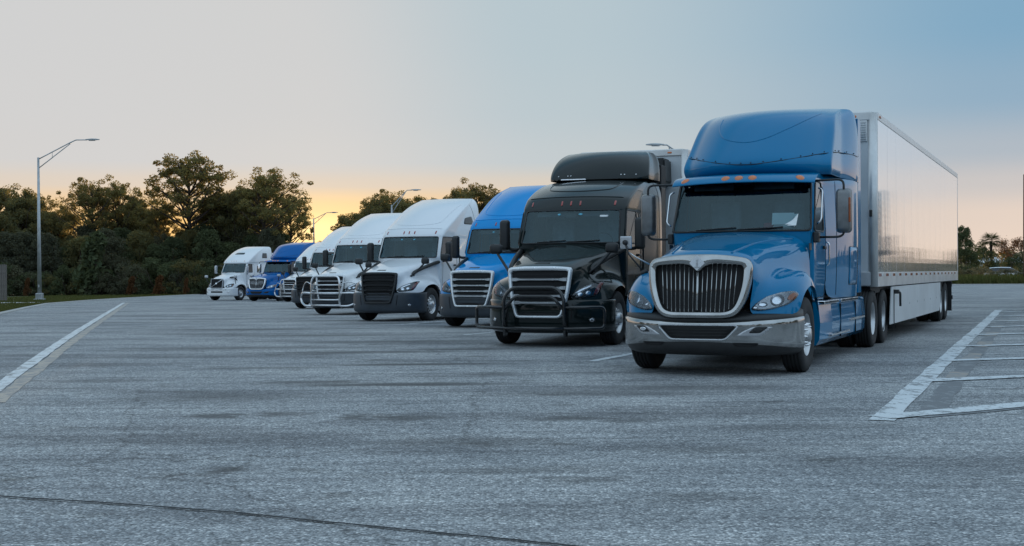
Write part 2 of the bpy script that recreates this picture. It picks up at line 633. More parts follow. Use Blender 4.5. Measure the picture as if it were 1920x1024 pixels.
def tube(name, pts, r, mat, parent=None, segs=8, smooth=0, closed=False):
    if smooth:
        pts = catmull(pts, smooth, closed)
    V, F = tube_data(pts, r, segs, closed)
    return obj(name, fix_normals(mesh_from(name, V, F)), mat, parent)


def bend(pts, r=.08, n=4):
    """a polyline with its corners rounded, for bent pipe"""
    P = [Vector(p) for p in pts]
    out = [P[0]]
    for i in range(1, len(P) - 1):
        a, b, c = P[i - 1], P[i], P[i + 1]
        ra = min(r, (a - b).length * .45)
        rc = min(r, (c - b).length * .45)
        p = b + (a - b).normalized() * ra
        q = b + (c - b).normalized() * rc
        for k in range(n + 1):
            t = k / n
            out.append(p * (1 - t) ** 2 + b * 2 * t * (1 - t) + q * t * t)
    out.append(P[-1])
    return out


def lathe(profile, segs=40, drop=None):
    """profile (r, x) turned about the X axis"""
    V, F = [], []
    n = len(profile)
    for k in range(segs):
        a = 2 * math.pi * k / segs
        for (r, x) in profile:
            V.append((x, r * math.cos(a), r * math.sin(a)))
    for k in range(segs):
        k2 = (k + 1) % segs
        for i in range(n - 1):
            if drop and drop(k, i):
                continue
            F.append((k * n + i, k * n + i + 1, k2 * n + i + 1, k2 * n + i))
    return V, F


def rounded(pts, r, n=4):
    """closed 2D polygon with rounded corners"""
    out = []
    N = len(pts)
    for i in range(N):
        a, b, c = Vector(pts[i - 1]), Vector(pts[i]), Vector(pts[(i + 1) % N])
        rr = r[i] if hasattr(r, '__len__') else r
        ra = min(rr, (a - b).length * .48)
        rc = min(rr, (c - b).length * .48)
        p = b + (a - b).normalized() * ra
        q = b + (c - b).normalized() * rc
        for k in range(n + 1):
            t = k / n
            out.append(tuple(p * (1 - t) ** 2 + b * 2 * t * (1 - t) + q * t * t))
    return out


def resample(loop, n):
    P = [Vector(p) for p in loop]
    P.append(P[0])
    d = [0]
    for i in range(1, len(P)):
        d.append(d[-1] + (P[i] - P[i - 1]).length)
    out = []
    j = 0
    for k in range(n):
        s = d[-1] * k / n
        while d[j + 1] < s: j += 1
        t = (s - d[j]) / max(1e-9, d[j + 1] - d[j])
        out.append(P[j].lerp(P[j + 1], t))
    return out


class Skin:
    """ray-castable surface made of several baked meshes"""
    def __init__(self, *objs):
        V, F = [], []
        for o in objs:
            b = len(V)
            V += [v.co.copy() for v in o.data.vertices]
            F += [[b + i for i in p.vertices] for p in o.data.polygons]
        self.t = BVHTree.FromPolygons(V, F)

    def hit(self, a, b, axis):
        if axis == 'front':
            h = self.t.ray_cast(Vector((a, -6, b)), Vector((0, 1, 0)))
        elif axis == 'right':
            h = self.t.ray_cast(Vector((6, a, b)), Vector((-1, 0, 0)))
        elif axis == 'left':
            h = self.t.ray_cast(Vector((-6, a, b)), Vector((1, 0, 0)))
        else:
            h = self.t.ray_cast(Vector((a, b, 9)), Vector((0, 0, -1)))
        return h[0], h[1]


def patch(name, skin, outline, axis, off, mat, parent, dens=.03, rings=5, depth=.03, dome=0):
    """a piece of trim lying on a curved surface: outline projected along an axis"""
    per = sum((Vector(outline[i]) - Vector(outline[i - 1])).length for i in range(len(outline)))
    L = resample(outline, max(10, min(64, int(per / dens))))
    c = Vector((sum(p[0] for p in L) / len(L), sum(p[1] for p in L) / len(L)))
    d = {'front': Vector((0, -1, 0)), 'right': Vector((1, 0, 0)), 'left': Vector((-1, 0, 0)), 'top': Vector((0, 0, 1))}[axis]
    V, F = [], []
    n = len(L)
    last = None
    for k in range(rings + 1):
        s = 1 - k / rings
        lift = off + dome * (1 - s * s)
        if k == rings:
            h, nn = skin.hit(c[0], c[1], axis)
            h = h if h else last
            V.append(h + d * lift)
            break
        for p in L:
            q = c + (p - c) * s
            h, nn = skin.hit(q[0], q[1], axis)
            if h is None:
                h = last if last else Vector((0, 0, 0))
                h = {'front': Vector((q[0], h.y, q[1])), 'right': Vector((h.x, q[0], q[1])), 'left': Vector((h.x, q[0], q[1])), 'top': Vector((q[0], q[1], h.z))}[axis]
            last = h
            V.append(h + d * lift)
    for k in range(rings - 1):
        for i in range(n):
            j = (i + 1) % n
            F.append((k * n + i, k * n + j, (k + 1) * n + j, (k + 1) * n + i))
    for i in range(n):
        F.append(((rings - 1) * n + i, (rings - 1) * n + (i + 1) % n, rings * n))
    b = len(V)
    for i in range(n):
        V.append(V[i] - d * depth)
    for i in range(n):
        j = (i + 1) % n
        F.append((i, b + i, b + j, j))
    me = fix_normals(mesh_from(name, V, F))
    return obj(name, me, mat, parent)


def mirror_pts(pts):
    return [(-a, b) for a, b in pts][::-1]


def seam(name, skin, pts, axis, mat, parent, r=.006, n=8, closed=False):
    L = catmull([Vector((a, b, 0)) for a, b in pts], n, closed)
    out = []
    for q in L:
        h, nn = skin.hit(q.x, q.y, axis)
        if h: out.append(h)
    if len(out) > 2:
        return tube(name, out, r, mat, parent, 6, closed=closed)


def gz(x, y):
    """height of the ground: level by the camera, falling gently away along the row"""
    t = min(1, max(0, x / 20))
    t = t * t * (3 - 2 * t)
    k = .0135 - .0075 * t
    yy = min(y, 220)
    a = (yy - 22) / 6
    return -k * 6 * (math.log1p(math.exp(a)) if a < 30 else a)


# ------------------------------------------------------------------ setting
def axis_vals(lo, hi, near, step, grow):
    out = [near]
    s = step
    while out[-1] < hi:
        out.append(out[-1] + s)
        s *= grow
    s = step
    neg = [near]
    while neg[-1] > lo:
        neg.append(neg[-1] - s)
        s *= grow
    return sorted(set(neg + out))


def make_ground():
    xs = axis_vals(-2500, 2500, 0, 2.0, 1.10)
    ys = axis_vals(-600, 4000, 25, 2.0, 1.07)
    V = [(x, y, gz(x, y) - .03) for y in ys for x in xs]
    nx = len(xs)
    F = [(j * nx + i, j * nx + i + 1, (j + 1) * nx + i + 1, (j + 1) * nx + i) for j in range(len(ys) - 1) for i in range(nx - 1)]
    o = obj('ground', mesh_from('ground', V, F), M['soil'])
    tag(o, 'grassy ground beyond the edge of the parking lot', None, None, 'structure')


def xl(y):
    return float(np.interp(y, [-14, 36, 51, 66, 80, 95, 112, 130, 150], [-13, -15.5, -20.5, -25, -29, -31.6, -33.6, -35, -36]))


def yb(x):
    return float(np.interp(x, [-36, -10, 10, 38, 60, 90], [149, 146, 132, 112, 107, 100]))


def lot_pt(s, t):
    y = -12 + t * 162
    x = xl(y) + (90 - xl(y)) * s
    yy = -12 + (yb(x) + 12) * t
    x = xl(yy) + (90 - xl(yy)) * s
    return x, yy


def make_lot():
    ns, nt_ = 60, 90
    V, F = [], []
    for j in range(nt_ + 1):
        for i in range(ns + 1):
            x, y = lot_pt(i / ns, j / nt_)
            V.append((x, y, gz(x, y)))
    for j in range(nt_):
        for i in range(ns):
            a = j * (ns + 1) + i
            F.append((a, a + 1, a + ns + 2, a + ns + 1))
    o = obj('parking_lot', mesh_from('parking_lot', V, F), M['asphalt'])
    tag(o, 'worn grey asphalt of the truck parking lot with scuffs and stains', None, None, 'structure')
    # pale concrete kerb edging along the left and far edges
    pts = [lot_pt(0, j / 120) for j in range(121)] + [lot_pt(i / 60, 1) for i in range(1, 61)]
    V, F = [], []
    for i, (x, y) in enumerate(pts):
        a = Vector(pts[max(i - 1, 0)])
        b = Vector(pts[min(i + 1, len(pts) - 1)])
        d = (b - a).normalized()
        nrm = Vector((-d.y, d.x))
        for (o_, z) in ((-.22, -.05), (-.22, .035), (-.20, .05), (.05, .05), (.08, .03), (.08, -.05)):
            q = Vector((x, y)) + nrm * (o_ * -1)
            V.append((q.x, q.y, gz(q.x, q.y) + z))
    for i in range(len(pts) - 1):
        for k in range(5):
            F.append((i * 6 + k, i * 6 + k + 1, (i + 1) * 6 + k + 1, (i + 1) * 6 + k))
    o = obj('kerb', fix_normals(mesh_from('kerb', V, F, False)), M['concrete'])
    tag(o, 'low pale concrete kerb along the lot edge', None, None, 'structure')


def drape(name, a, b, w, mat, lift=.004, label=None, step=.5, jag=0, ends=None):
    """a painted stripe on the ground from a to b, w wide"""
    a, b = Vector(a), Vector(b)
    d = (b - a)
    L = d.length
    d.normalize()
    nrm = Vector((-d.y, d.x))
    n = max(2, int(L / step))
    rng = random.Random(int(L * 977 + a.x * 31))
    V, F = [], []
    for i in range(n + 1):
        p = a + d * (L * i / n)
        for s in (-1, 0, 1):
            q = p + nrm * (s * (w / 2 + (rng.uniform(-jag, jag) if s else 0)))
            V.append((q.x, q.y, gz(q.x, q.y) + lift))
    for i in range(n):
        for k in range(2):
            F.append((i * 3 + k, i * 3 + k + 1, i * 3 + k + 4, i * 3 + k + 3))
    o = obj(name, mesh_from(name, V, F), mat)
    tag(o, label, None, None, 'structure')
    return o


def make_markings():
    drape('lane_line', (-5.86, 14.0), (-25.0, 82.4), .19, M['line'], .008, 'white edge line running along the left of the lot', jag=.012)
    drape('lane_line', (-5.65, 14.0), (-24.72, 82.4), .18, M['line_old'], .004, 'older cream line showing beside the white edge line', jag=.02)
    # hatched island right of the first truck
    A, B = Vector((3.40, 11.8)), Vector((15.85, 41.7))
    drape('stall_line', A, B, .24, M['line'], .008, 'long white stall line beside the hatched area', jag=.012)
    d = (B - A).normalized()
    nrm = Vector((d.y, -d.x))
    drape('stall_line', A + d * .55 + nrm * .36, B + nrm * .36, .24, M['black_line'], .004, 'blacked out older stripe beside the stall line', jag=.02)
    hatch = [((3.45, 12.02), (.865, .50)), ((5.05, 15.8), (.94, .335)), ((6.45, 19.16), (.968, .25)), ((7.9, 22.62), (.968, .25)),
             ((9.35, 26.4), (.965, .26)), ((10.85, 29.85), (.955, .295)), ((12.15, 33.0), (.955, .295)), ((13.5, 36.3), (.94, .34)), ((14.9, 39.6), (.94, .34))]
    for k, (p, hd) in enumerate(hatch):
        p, hd = Vector(p), Vector(hd).normalized()
        drape('hatch_line', p, p + hd * 9.5, .30 if k == 0 else .31, M['line'], .012, 'white hatch line across the no parking area', jag=.012)
    p, hd = Vector(hatch[0][0]), Vector(hatch[0][1]).normalized()
    q = p + hd * .35 + Vector((.08, -.16))
    drape('hatch_line', q, q + hd * 9, .12, M['black_line'], .006, 'dark old stripe under the nearest hatch line', jag=.015)
    # warm old paint peeping out between the hatch lines
    for k, (q0, ln) in enumerate(((4.9, 1.0), (8.2, 1.7), (11.6, 1.8), (15.6, 1.6), (19.4, 1.2), (23.2, 1.2))):
        p = A + d * q0 + nrm * .36
        drape('old_paint', p, p + d * ln, .24, M['tan_paint'], .007, 'patch of old cream paint between the hatch lines', jag=.03)
    # stall lines between the parked trucks
    h24 = Vector((math.sin(R(24)), math.cos(R(24))))
    for (x, y) in ((1.22, 19.65), (-1.1, 28.6), (-3.2, 35.6), (-6.0, 43.2), (-8.8, 53), (-12, 63), (-14.5, 71.5)):
        a = Vector((x, y))
        drape('stall_line', a, a + h24 * 20, .16, M['line'], .006, 'white line between two truck stalls', jag=.01)
    # the dark expansion joint across the foreground
    pts = catmull([(-4.2, 8.42, 0), (-3.27, 8.14, 0), (-1.9, 7.65, 0), (-.8, 7.12, 0), (.24, 6.62, 0), (1.4, 6.0, 0), (2.6, 5.3, 0)], 10)
    V, F = [], []
    for i, p in enumerate(pts):
        t = (pts[min(i + 1, len(pts) - 1)] - pts[max(i - 1, 0)]).normalized()
        nn = Vector((-t.y, t.x, 0))
        w = .011 + .003 * math.sin(i * 1.7)
        for s, z in ((-1, .001), (0, .006), (1, .001)):
            q = p + nn * w * s + nn * .004 * math.sin(i * .9)
            V.append((q.x, q.y, z))
    for i in range(len(pts) - 1):
        for k in range(2):
            F.append((i * 3 + k, i * 3 + k + 1, i * 3 + k + 4, i * 3 + k + 3))
    o = obj('expansion_joint', mesh_from('expansion_joint', V, F), M['sealant'])
    tag(o, 'black sealed joint crossing the foreground pavement', None, None, 'structure')
    # short concrete walk on the left
    V, F = [], []
    n = 12
    for i in range(n + 1):
        for s in (0, 1):
            x, y = -60 + (28.5) * i / n, 84 + s * 4.0 + 6 * (1 - i / n)
            V.append((x, y, gz(x, y) + .01))
    for i in range(n):
        F.append((i * 2, i * 2 + 2, i * 2 + 3, i * 2 + 1))
    o = obj('path', mesh_from('path', V, F), M['concrete'])
    tag(o, 'pale concrete walk crossing the left grass', None, None, 'structure')


make_ground()
make_lot()
make_markings()

# ------------------------------------------------------------------ vegetation
rs = np.random.RandomState(11)


def leaf_quads(pts, size, rng, nrm=None, flat=0.0):
    """four-cornered leaf sprays at the given points, randomly turned"""
    n = len(pts)
    a = rng.normal(size=(n, 3))
    a /= np.linalg.norm(a, axis=1)[:, None]
    b = rng.normal(size=(n, 3))
    b -= a * (a * b).sum(1)[:, None]
    b /= np.linalg.norm(b, axis=1)[:, None]
    s = size * rng.uniform(.55, 1.35, n)[:, None]
    w = s * rng.uniform(.35, .6, n)[:, None]
    v = np.stack([pts - a * s, pts + b * w, pts + a * s, pts - b * w], 1).reshape(-1, 3)
    return v


def quads_mesh(name, v):
    n = len(v) // 4
    me = bpy.data.meshes.new(name)
    me.vertices.add(n * 4)
    me.vertices.foreach_set('co', v.astype(np.float32).ravel())
    me.loops.add(n * 4)
    me.loops.foreach_set('vertex_index', np.arange(n * 4, dtype=np.int32))
    me.polygons.add(n)
    me.polygons.foreach_set('loop_start', np.arange(0, n * 4, 4, dtype=np.int32))
    me.polygons.foreach_set('loop_total', np.full(n, 4, dtype=np.int32))
    me.update(calc_edges=True)
    me.validate()
    return me


def clump(center, rad, n, rng, squash=.7):
    d = rng.normal(size=(n, 3))
    d /= np.linalg.norm(d, axis=1)[:, None]
    r = rng.uniform(.25, 1, n) ** .55
    p = d * r[:, None] * np.array([rad, rad, rad * squash])
    return p + np.array(center)


def tree_proto(kind, seed):
    """meshes (crown, trunk) of a tree about 1 unit = 1 m, total height about H"""
    rng = np.random.RandomState(seed)
    V, F = [], []
    P = []
    if kind == 'pine':          # tall clear bole, open domed head of separate tufts on visible limbs
        H = 14.0
        bend_ = rng.normal(0, .25, 2)
        axis = [(bend_[0] * math.sin(t * 2.2), bend_[1] * math.sin(t * 1.8), t * H) for t in np.linspace(0, .93, 9)]
        tube_data(axis, list(np.linspace(.25, .05, 9)), 7, False, V, F)
        nl = 34
        for k in range(nl):
            # tips spread over a rounded dome
            u_ = (k + .5) / nl
            el = math.asin(min(.97, -.25 + 1.24 * u_))
            an = k * 2.4 + rng.uniform(-.3, .3)
            rr = rng.uniform(.75, 1.04) if el < .7 else rng.uniform(.86, .96)
            tip = np.array([3.6 * rr * math.cos(el) * math.cos(an), 3.6 * rr * math.cos(el) * math.sin(an), 9.6 + 4.3 * rr * math.sin(el)])
            t = min(.92, max(.45, (tip[2] - 1.6 - 1.1 * math.cos(el)) / H))
            base = np.array([np.interp(t * H, [a[2] for a in axis], [a[i] for a in axis]) for i in (0, 1)] + [t * H])
            mid = (base + tip) / 2 + np.array([0, 0, -.25])
            tube_data(catmull([base, mid, tip], 3), list(np.linspace(.10, .022, 7)), 5, False, V, F)
            for q in range(rng.randint(3, 6) + (3 if el > .6 else 0)):
                f_ = rng.uniform(0, .45)
                c = tip + (base - tip) * f_ + rng.normal(0, .5, 3)
                if q < 2:
                    tube_data([tip + (base - tip) * f_, c], [.03, .012], 4, False, V, F)
                P.append(clump(c, rng.uniform(.30, .66), rng.randint(60, 115), rng, .8))
        sz = .115
    elif kind == 'oak':         # broad rounded head of leafy lobes, branching low
        H = 10.5
        axis = [(0, 0, 0), (.1, .05, 1.6), (.25, -.1, 3.4), (.1, .1, 5.5), (.2, 0, 8.5)]
        tube_data(catmull(axis, 3), list(np.linspace(.3, .05, 13)), 7, False, V, F)
        nl = 46
        lob = rng.uniform(.78, 1.12, 12)
        for k in range(nl):
            u_ = (k + .5) / nl
            el = math.asin(min(.96, -.55 + 1.52 * u_))
            an = k * 2.4
            rr = lob[int((an % 6.283) / 6.284 * 6) + (6 if el > .5 else 0)] * (rng.uniform(.85, 1.05) if el < .7 else .9)
            tip = np.array([3.3 * rr * math.cos(el) * math.cos(an), 3.3 * rr * math.cos(el) * math.sin(an), 6.2 + 4.0 * rr * math.sin(el)])
            base = np.array([.12, 0, max(1.4, tip[2] - 3.2)]) if tip[2] < 9 else np.array([.15, 0, 6.5])
            tube_data(catmull([base, (base + tip) / 2 + rng.normal(0, .2, 3), tip], 3), list(np.linspace(.09, .02, 7)), 5, False, V, F)
            for q in range(rng.randint(3, 6) + (3 if el > .6 else 0)):
                c = tip + rng.normal(0, .45, 3) + (base - tip) * rng.uniform(0, .5)
                P.append(clump(c, rng.uniform(.38, .85), rng.randint(110, 190), rng, .85))
        sz = .11
    elif kind == 'thicket':     # many-stemmed dense small tree, leafy to the ground
        H = 8.5
        for k in range(5):
            an = k * 1.26
            tube_data(catmull([(0.2 * math.cos(an), .2 * math.sin(an), 0), (.7 * math.cos(an), .7 * math.sin(an), 3), (1.3 * math.cos(an), 1.3 * math.sin(an), 6.5)], 4),
                      list(np.linspace(.12, .03, 9)), 5, False, V, F)
        for k in range(95):
            t = rng.uniform(.02, 1)
            an = rng.uniform(0, 6.28)
            rr = (2.9 * (1 - .75 * t ** 2.2)) * math.sqrt(rng.uniform(.12, 1)) * rng.uniform(.75, 1.12)
            c = (rr * math.cos(an), rr * math.sin(an), .3 + t * 7.6)
            P.append(clump(c, rng.uniform(.42, .95), rng.randint(190, 290), rng, .85))
        sz = .105
    elif kind == 'bush':
        H = 3.4
        for k in range(6):
            an = k * 1.05
            tube_data([(0, 0, 0), (.8 * math.cos(an), .8 * math.sin(an), 1.2), (1.2 * math.cos(an), 1.2 * math.sin(an), 2.4)], [.05, .035, .01], 5, False, V, F)
        for k in range(46):
            t = rng.uniform(0, 1)
            an = rng.uniform(0, 6.28)
            rr = 1.9 * math.sqrt(1 - .8 * t * t) * math.sqrt(rng.uniform(.1, 1))
            P.append(clump((rr * math.cos(an), rr * math.sin(an), .2 + t * 2.8), rng.uniform(.3, .66), rng.randint(110, 170), rng, .85))
        sz = .085
    elif kind == 'cone':        # small pointed rusty cypress
        H = 2.2
        tube_data([(0, 0, 0), (0, 0, 2.0)], [.06, .01], 6, False, V, F)
        for k in range(26):
            t = rng.uniform(0, 1)
            an = rng.uniform(0, 6.28)
            rr = .75 * (1 - t) * math.sqrt(rng.uniform(.1, 1))
            P.append(clump((rr * math.cos(an), rr * math.sin(an), .12 + t * 1.95), rng.uniform(.16, .34), 60, rng, 1.2))
        sz = .10
    elif kind == 'bare':        # leafless fine-twigged tree
        H = 7.0
        def grow(p, d, L, r, lv):
            q = p + d * L
            tube_data([p, (p + q) / 2 + rng.normal(0, L * .04, 3), q], [r, r * .8, r * .6], 5 if lv < 3 else 3, False, V, F)
            if lv >= 5: return
            for k in range(3 if lv < 4 else 4):
                nd = d + rng.normal(0, .5, 3) + np.array([0, 0, .12])
                grow(q, nd / np.linalg.norm(nd), L * rng.uniform(.6, .82), r * .6, lv + 1)
        grow(np.array([0., 0, 0]), np.array([0, 0, 1.]), 1.7, .14, 0)
        tips = np.array([v for v in V if v[2] > 2.6])
        sel = tips[rng.randint(0, len(tips), 1500)] + rng.normal(0, .15, (1500, 3))
        P.append(sel)
        sz = .07
    pts = np.concatenate(P)
    crown = quads_mesh(kind + '_crown', leaf_quads(pts, sz, rng))
    trunk = mesh_from(kind + '_trunk', V, F)
    return crown, trunk, H


PROTO = {}
for kind, seeds in (('pine', (3, 8, 21, 34)), ('oak', (5, 17, 29)), ('thicket', (2, 12, 23)), ('bush', (4, 9)), ('cone', (6,)), ('bare', (13, 31))):
    PROTO[kind] = [tree_proto(kind, s) for s in seeds]


def plant(kind, var, x, y, h, matn, label, cat, group, wide=1.0, rz=0.0, dz=-.08):
    c, t, H = PROTO[kind][var % len(PROTO[kind])]
    nm = {'pine': 'pine_tree', 'oak': 'oak_tree', 'thicket': 'dense_tree', 'bush': 'bush', 'cone': 'young_cypress', 'bare': 'bare_tree'}[kind]
    r = empty(nm, (x, y, gz(x, y) + dz), (0, 0, rz))
    k = h / H
    key = (kind, var % len(PROTO[kind]), matn)
    if key not in MESHES:
        cm = c.copy()
        cm.materials.clear()
        cm.materials.append(M[matn])
        tm = t.copy()
        tm.materials.clear()
        tm.materials.append(M['bark'])
        MESHES[key] = (cm, tm)
    cm, tm = MESHES[key]
    a = obj('crown' if kind != 'bush' else 'foliage', cm, None, r)
    b = obj('trunk' if kind != 'bush' else 'stem', tm, None, r)
    for q in (a, b): q.scale = (k * wide, k * wide, k)
    tag(r, label, cat, group)
    return r


MESHES = {}


def at_px(u, Y):
    return (u - 960) / 2400 * Y


def vegetation():
    rng = random.Random(5)
    # tall pines and oaks standing out above the wood on the left: (pixel column, distance, height, kind, var, width)
    tall = [(-60, 158, 13.5, 'oak', 0, 1.1), (-15, 162, 14.4, 'pine', 1, 1.15), (32, 160, 13.8, 'oak', 1, .95), (70, 166, 13.0, 'pine', 3, 1.0), (108, 164, 11.6, 'oak', 2, .9),
            (168, 160, 14.4, 'pine', 0, 1.05), (222, 163, 14.4, 'pine', 3, .95), (262, 166, 13.2, 'oak', 1, .95), (302, 160, 11.2, 'pine', 3, .95),
            (356, 156, 17.2, 'pine', 2, 1.3), (412, 162, 14.0, 'oak', 0, .95), (452, 158, 14.0, 'oak', 2, .9), (505, 154, 15.0, 'pine', 0, 1.25), (545, 162, 12.4, 'pine', 2, .95)]
    lab = {('pine', 0): 'tall open crowned pine rising above the wood', ('oak', 0): 'rounded leafy tree rising above the wood'}
    names = ['leftmost leafy tree at the edge of the wood', 'tall pine left of the street lamp', 'rounded tree behind the street lamp', 'pine just right of the street lamp pole',
             'low rounded tree in the dip of the left treeline', 'tufted pine under the end of the lamp arm', 'slim round headed tree between the lamp and the tallest pine', 'small leafy tree left of the tallest pine', 'low open tree against the left side of the tallest pine',
             'tallest pine in the wood with sky showing through its limbs', 'leafy tree just right of the tallest pine', 'broad leafy tree above the white bumper truck at the far end',
             'wide open crowned tree at the right end of the wood', 'slim pine closing the right end of the wood']
    for i, (u, Y, h, k, v, w) in enumerate(tall):
        plant(k, v, at_px(u, Y), Y, h, 'needles' if k == 'pine' else 'leaves', names[i], 'tree', 'tall trees of the wood on the left', w, rng.uniform(0, 6.28))
    # dense middle layer, leafy to the ground
    for row, (Y0, hlo, hhi, du) in enumerate(((158, 7.6, 9.2, 36), (152, 6.0, 8.2, 36))):
        u = -150 + row * 17
        while u < 548:
            Y = Y0 + rng.uniform(-2, 2)
            h = rng.uniform(hlo, hhi)
            mt = rng.choice(['leaves', 'leaves_dark', 'leaves_dark', 'leaves_grey'])
            plant('thicket', rng.randrange(3), at_px(u, Y), Y, h, mt, 'dense many stemmed tree in the dark lower storey of the wood', 'tree', 'dense trees of the lower storey', rng.uniform(.95, 1.2), rng.uniform(0, 6.28))
            u += du * rng.uniform(.8, 1.2)
    u = -120
    while u < 535:
        Y = 147.5 + rng.uniform(-1, 1) + (4 if u > 385 else 0)
        plant('bush', rng.randrange(2), at_px(u, Y), Y, rng.uniform(2.2, 4.6), rng.choice(['leaves_dark', 'leaves', 'leaves_grey']), 'dark bush at the foot of the wood on the left', 'bush', 'bushes along the foot of the wood', rng.uniform(1.0, 1.4), rng.uniform(0, 6.28))
        u += 29 * rng.uniform(.7, 1.2)
    for u, h, w, lb in ((248, 2.1, 1.0, 'rusty brown young cypress, left one of the pair at the wood edge'), (300, 2.2, 1.1, 'rusty brown young cypress, right one of the pair at the wood edge'),
                        (350, 1.9, .7, 'small faded young cypress left of the far white truck'), (52, 2.0, .8, 'small faded young cypress left of the lamp post')):
        plant('cone', 0, at_px(u, 144.5), 144.5, h * 1.1, 'rust', lb, 'shrub', 'young cypresses at the wood edge', w)
    plant('cone', 0, at_px(180, 146), 146, 7.6, 'leaves_dark', 'dark pointed evergreen at the front of the wood', 'tree', None, 1.1)
    # trees behind the middle of the row
    mid = [(575, 205, 7.9, 'oak', 1, .9), (603, 200, 8.5, 'oak', 0, .8), (628, 210, 7.4, 'oak', 2, .9), (650, 190, 10.6, 'oak', 2, .9), (672, 186, 12.8, 'oak', 0, 1.0), (702, 182, 13.8, 'oak', 1, .95),
           (732, 186, 14.6, 'pine', 0, 1.15), (764, 180, 14.0, 'oak', 0, .9), (795, 188, 14.4, 'pine', 1, 1.15), (830, 184, 14.2, 'oak', 2, .95), (862, 180, 14.8, 'oak', 1, .9), (896, 186, 15.6, 'pine', 3, 1.1), (925, 190, 14.8, 'oak', 1, 1.0),
           (962, 190, 12.2, 'oak', 2, .9), (1005, 192, 11, 'pine', 1, 1), (1050, 190, 11, 'oak', 0, 1), (1110, 192, 10.5, 'oak', 1, 1), (1170, 190, 10, 'oak', 2, 1), (1235, 188, 9, 'oak', 0, 1)]
    mlab = ['rounded tree starting the treeline right of the low gap', 'rounded tree behind the roof of the chrome bull bar truck', 'low leafy tree before the lamp over the white roofs', 'pine just left of the lamp over the white roofs',
            'leafy tree right behind the lamp over the white roofs', 'pine behind the arm of the lamp over the white roofs', 'leafy tree above the roof of the black grilled white truck', 'tall leafy tree above the rear of the black grilled truck',
            'tallest pine left of the bright blue truck roof', 'leafy tree meeting the bright blue truck roof', 'tree behind the middle of the bright blue truck roof', 'pine hidden behind the bright blue roof', 'tree behind the black truck roof',
            'tree behind the middle of the black truck', 'tree behind the black truck fairing', 'tree behind the refrigerated trailer']
    mn = ['small tree in the low gap of the skyline', 'small tree beside the far lamp pole', 'low tree right of the far lamp pole']
    for i, (u, Y, h, k, v, w) in enumerate(mid):
        l = mn[i] if i < 3 else mlab[i - 3]
        plant(k, v, at_px(u, Y), Y, h, 'needles' if k == 'pine' else 'leaves', l, 'tree', 'trees behind the middle of the row', w, rng.uniform(0, 6.28))
    u = 560
    while u < 1420:
        Y = 178 + rng.uniform(-2, 2)
        h = rng.uniform(4.2, 6.0) if u < 640 else rng.uniform(8.0, 10.0)
        plant('thicket', rng.randrange(3), at_px(u, Y), Y, h, rng.choice(['leaves', 'leaves_dark']), 'dense tree hidden low behind the parked trucks', 'tree', 'low trees behind the trucks', 1.15, rng.uniform(0, 6.28))
        u += 40
    # right edge: scrub, cabbage palm, bare trees, and on round beyond the frame
    for i, (u, Y, h, k, v, w, mt, lb) in enumerate((
            (1808, 140, 6.4, 'thicket', 0, .8, 'leaves_dark', 'dark leafy tree against the rear edge of the long trailer'),
            (1832, 150, 4.6, 'bush', 1, 1.0, 'leaves_dark', 'low dark bush between the trailer and the palm'),
            (1880, 165, 4.2, 'bush', 0, 1.2, 'leaves', 'bush behind the parked white car'),
            (1896, 158, 7.4, 'bare', 0, 1.1, 'rust', 'bare twiggy tree behind the utility pole'),
            (1935, 150, 7.0, 'bare', 1, 1.1, 'rust', 'bare twiggy tree at the right edge'),
            (1912, 140, 3.4, 'bush', 1, 1.0, 'leaves_dark', 'dark bush at the foot of the utility pole'))):
        plant(k, v, at_px(u, Y), Y, h, mt, lb, 'tree' if k != 'bush' else 'bush', None, w, rng.uniform(0, 6.28))
    u = 1960
    while u < 3300:
        Y = 150 + rng.uniform(-6, 6)
        plant(rng.choice(['thicket', 'oak', 'thicket']), rng.randrange(3), at_px(u, Y), Y, rng.uniform(2.6, 4.6), rng.choice(['leaves', 'leaves_dark']), 'tree of the belt along the right side of the lot', 'tree', 'tree belt right of the lot', 1.2, rng.uniform(0, 6.28))
        u += 62
    # trees round the near sides of the lot, behind the photographer
    for k in range(34):
        an = R(-62 - k * 7.1)
        d = 62 + rng.uniform(-8, 12)
        x, y = d * math.sin(an), d * math.cos(an)
        plant(rng.choice(['thicket', 'oak', 'oak', 'thicket']), rng.randrange(3), x, y, rng.uniform(8, 12.5), rng.choice(['leaves', 'leaves_dark']), 'leafy tree on the near side of the lot', 'tree', 'trees on the near side of the lot', 1.35, rng.uniform(0, 6.28))
    for u, Y, h in ((1815, 122, 1.5), (1838, 126, 1.7), (1862, 121, 1.3), (1890, 123, 1.5), (1915, 120, 1.2), (1945, 120, 1.6)):
        plant('bush', 0, at_px(u, Y), Y, h, 'leaves_grey', 'low weedy bush in the verge right of the long trailer', 'bush', 'weedy bushes in the right verge', 1.5, u)


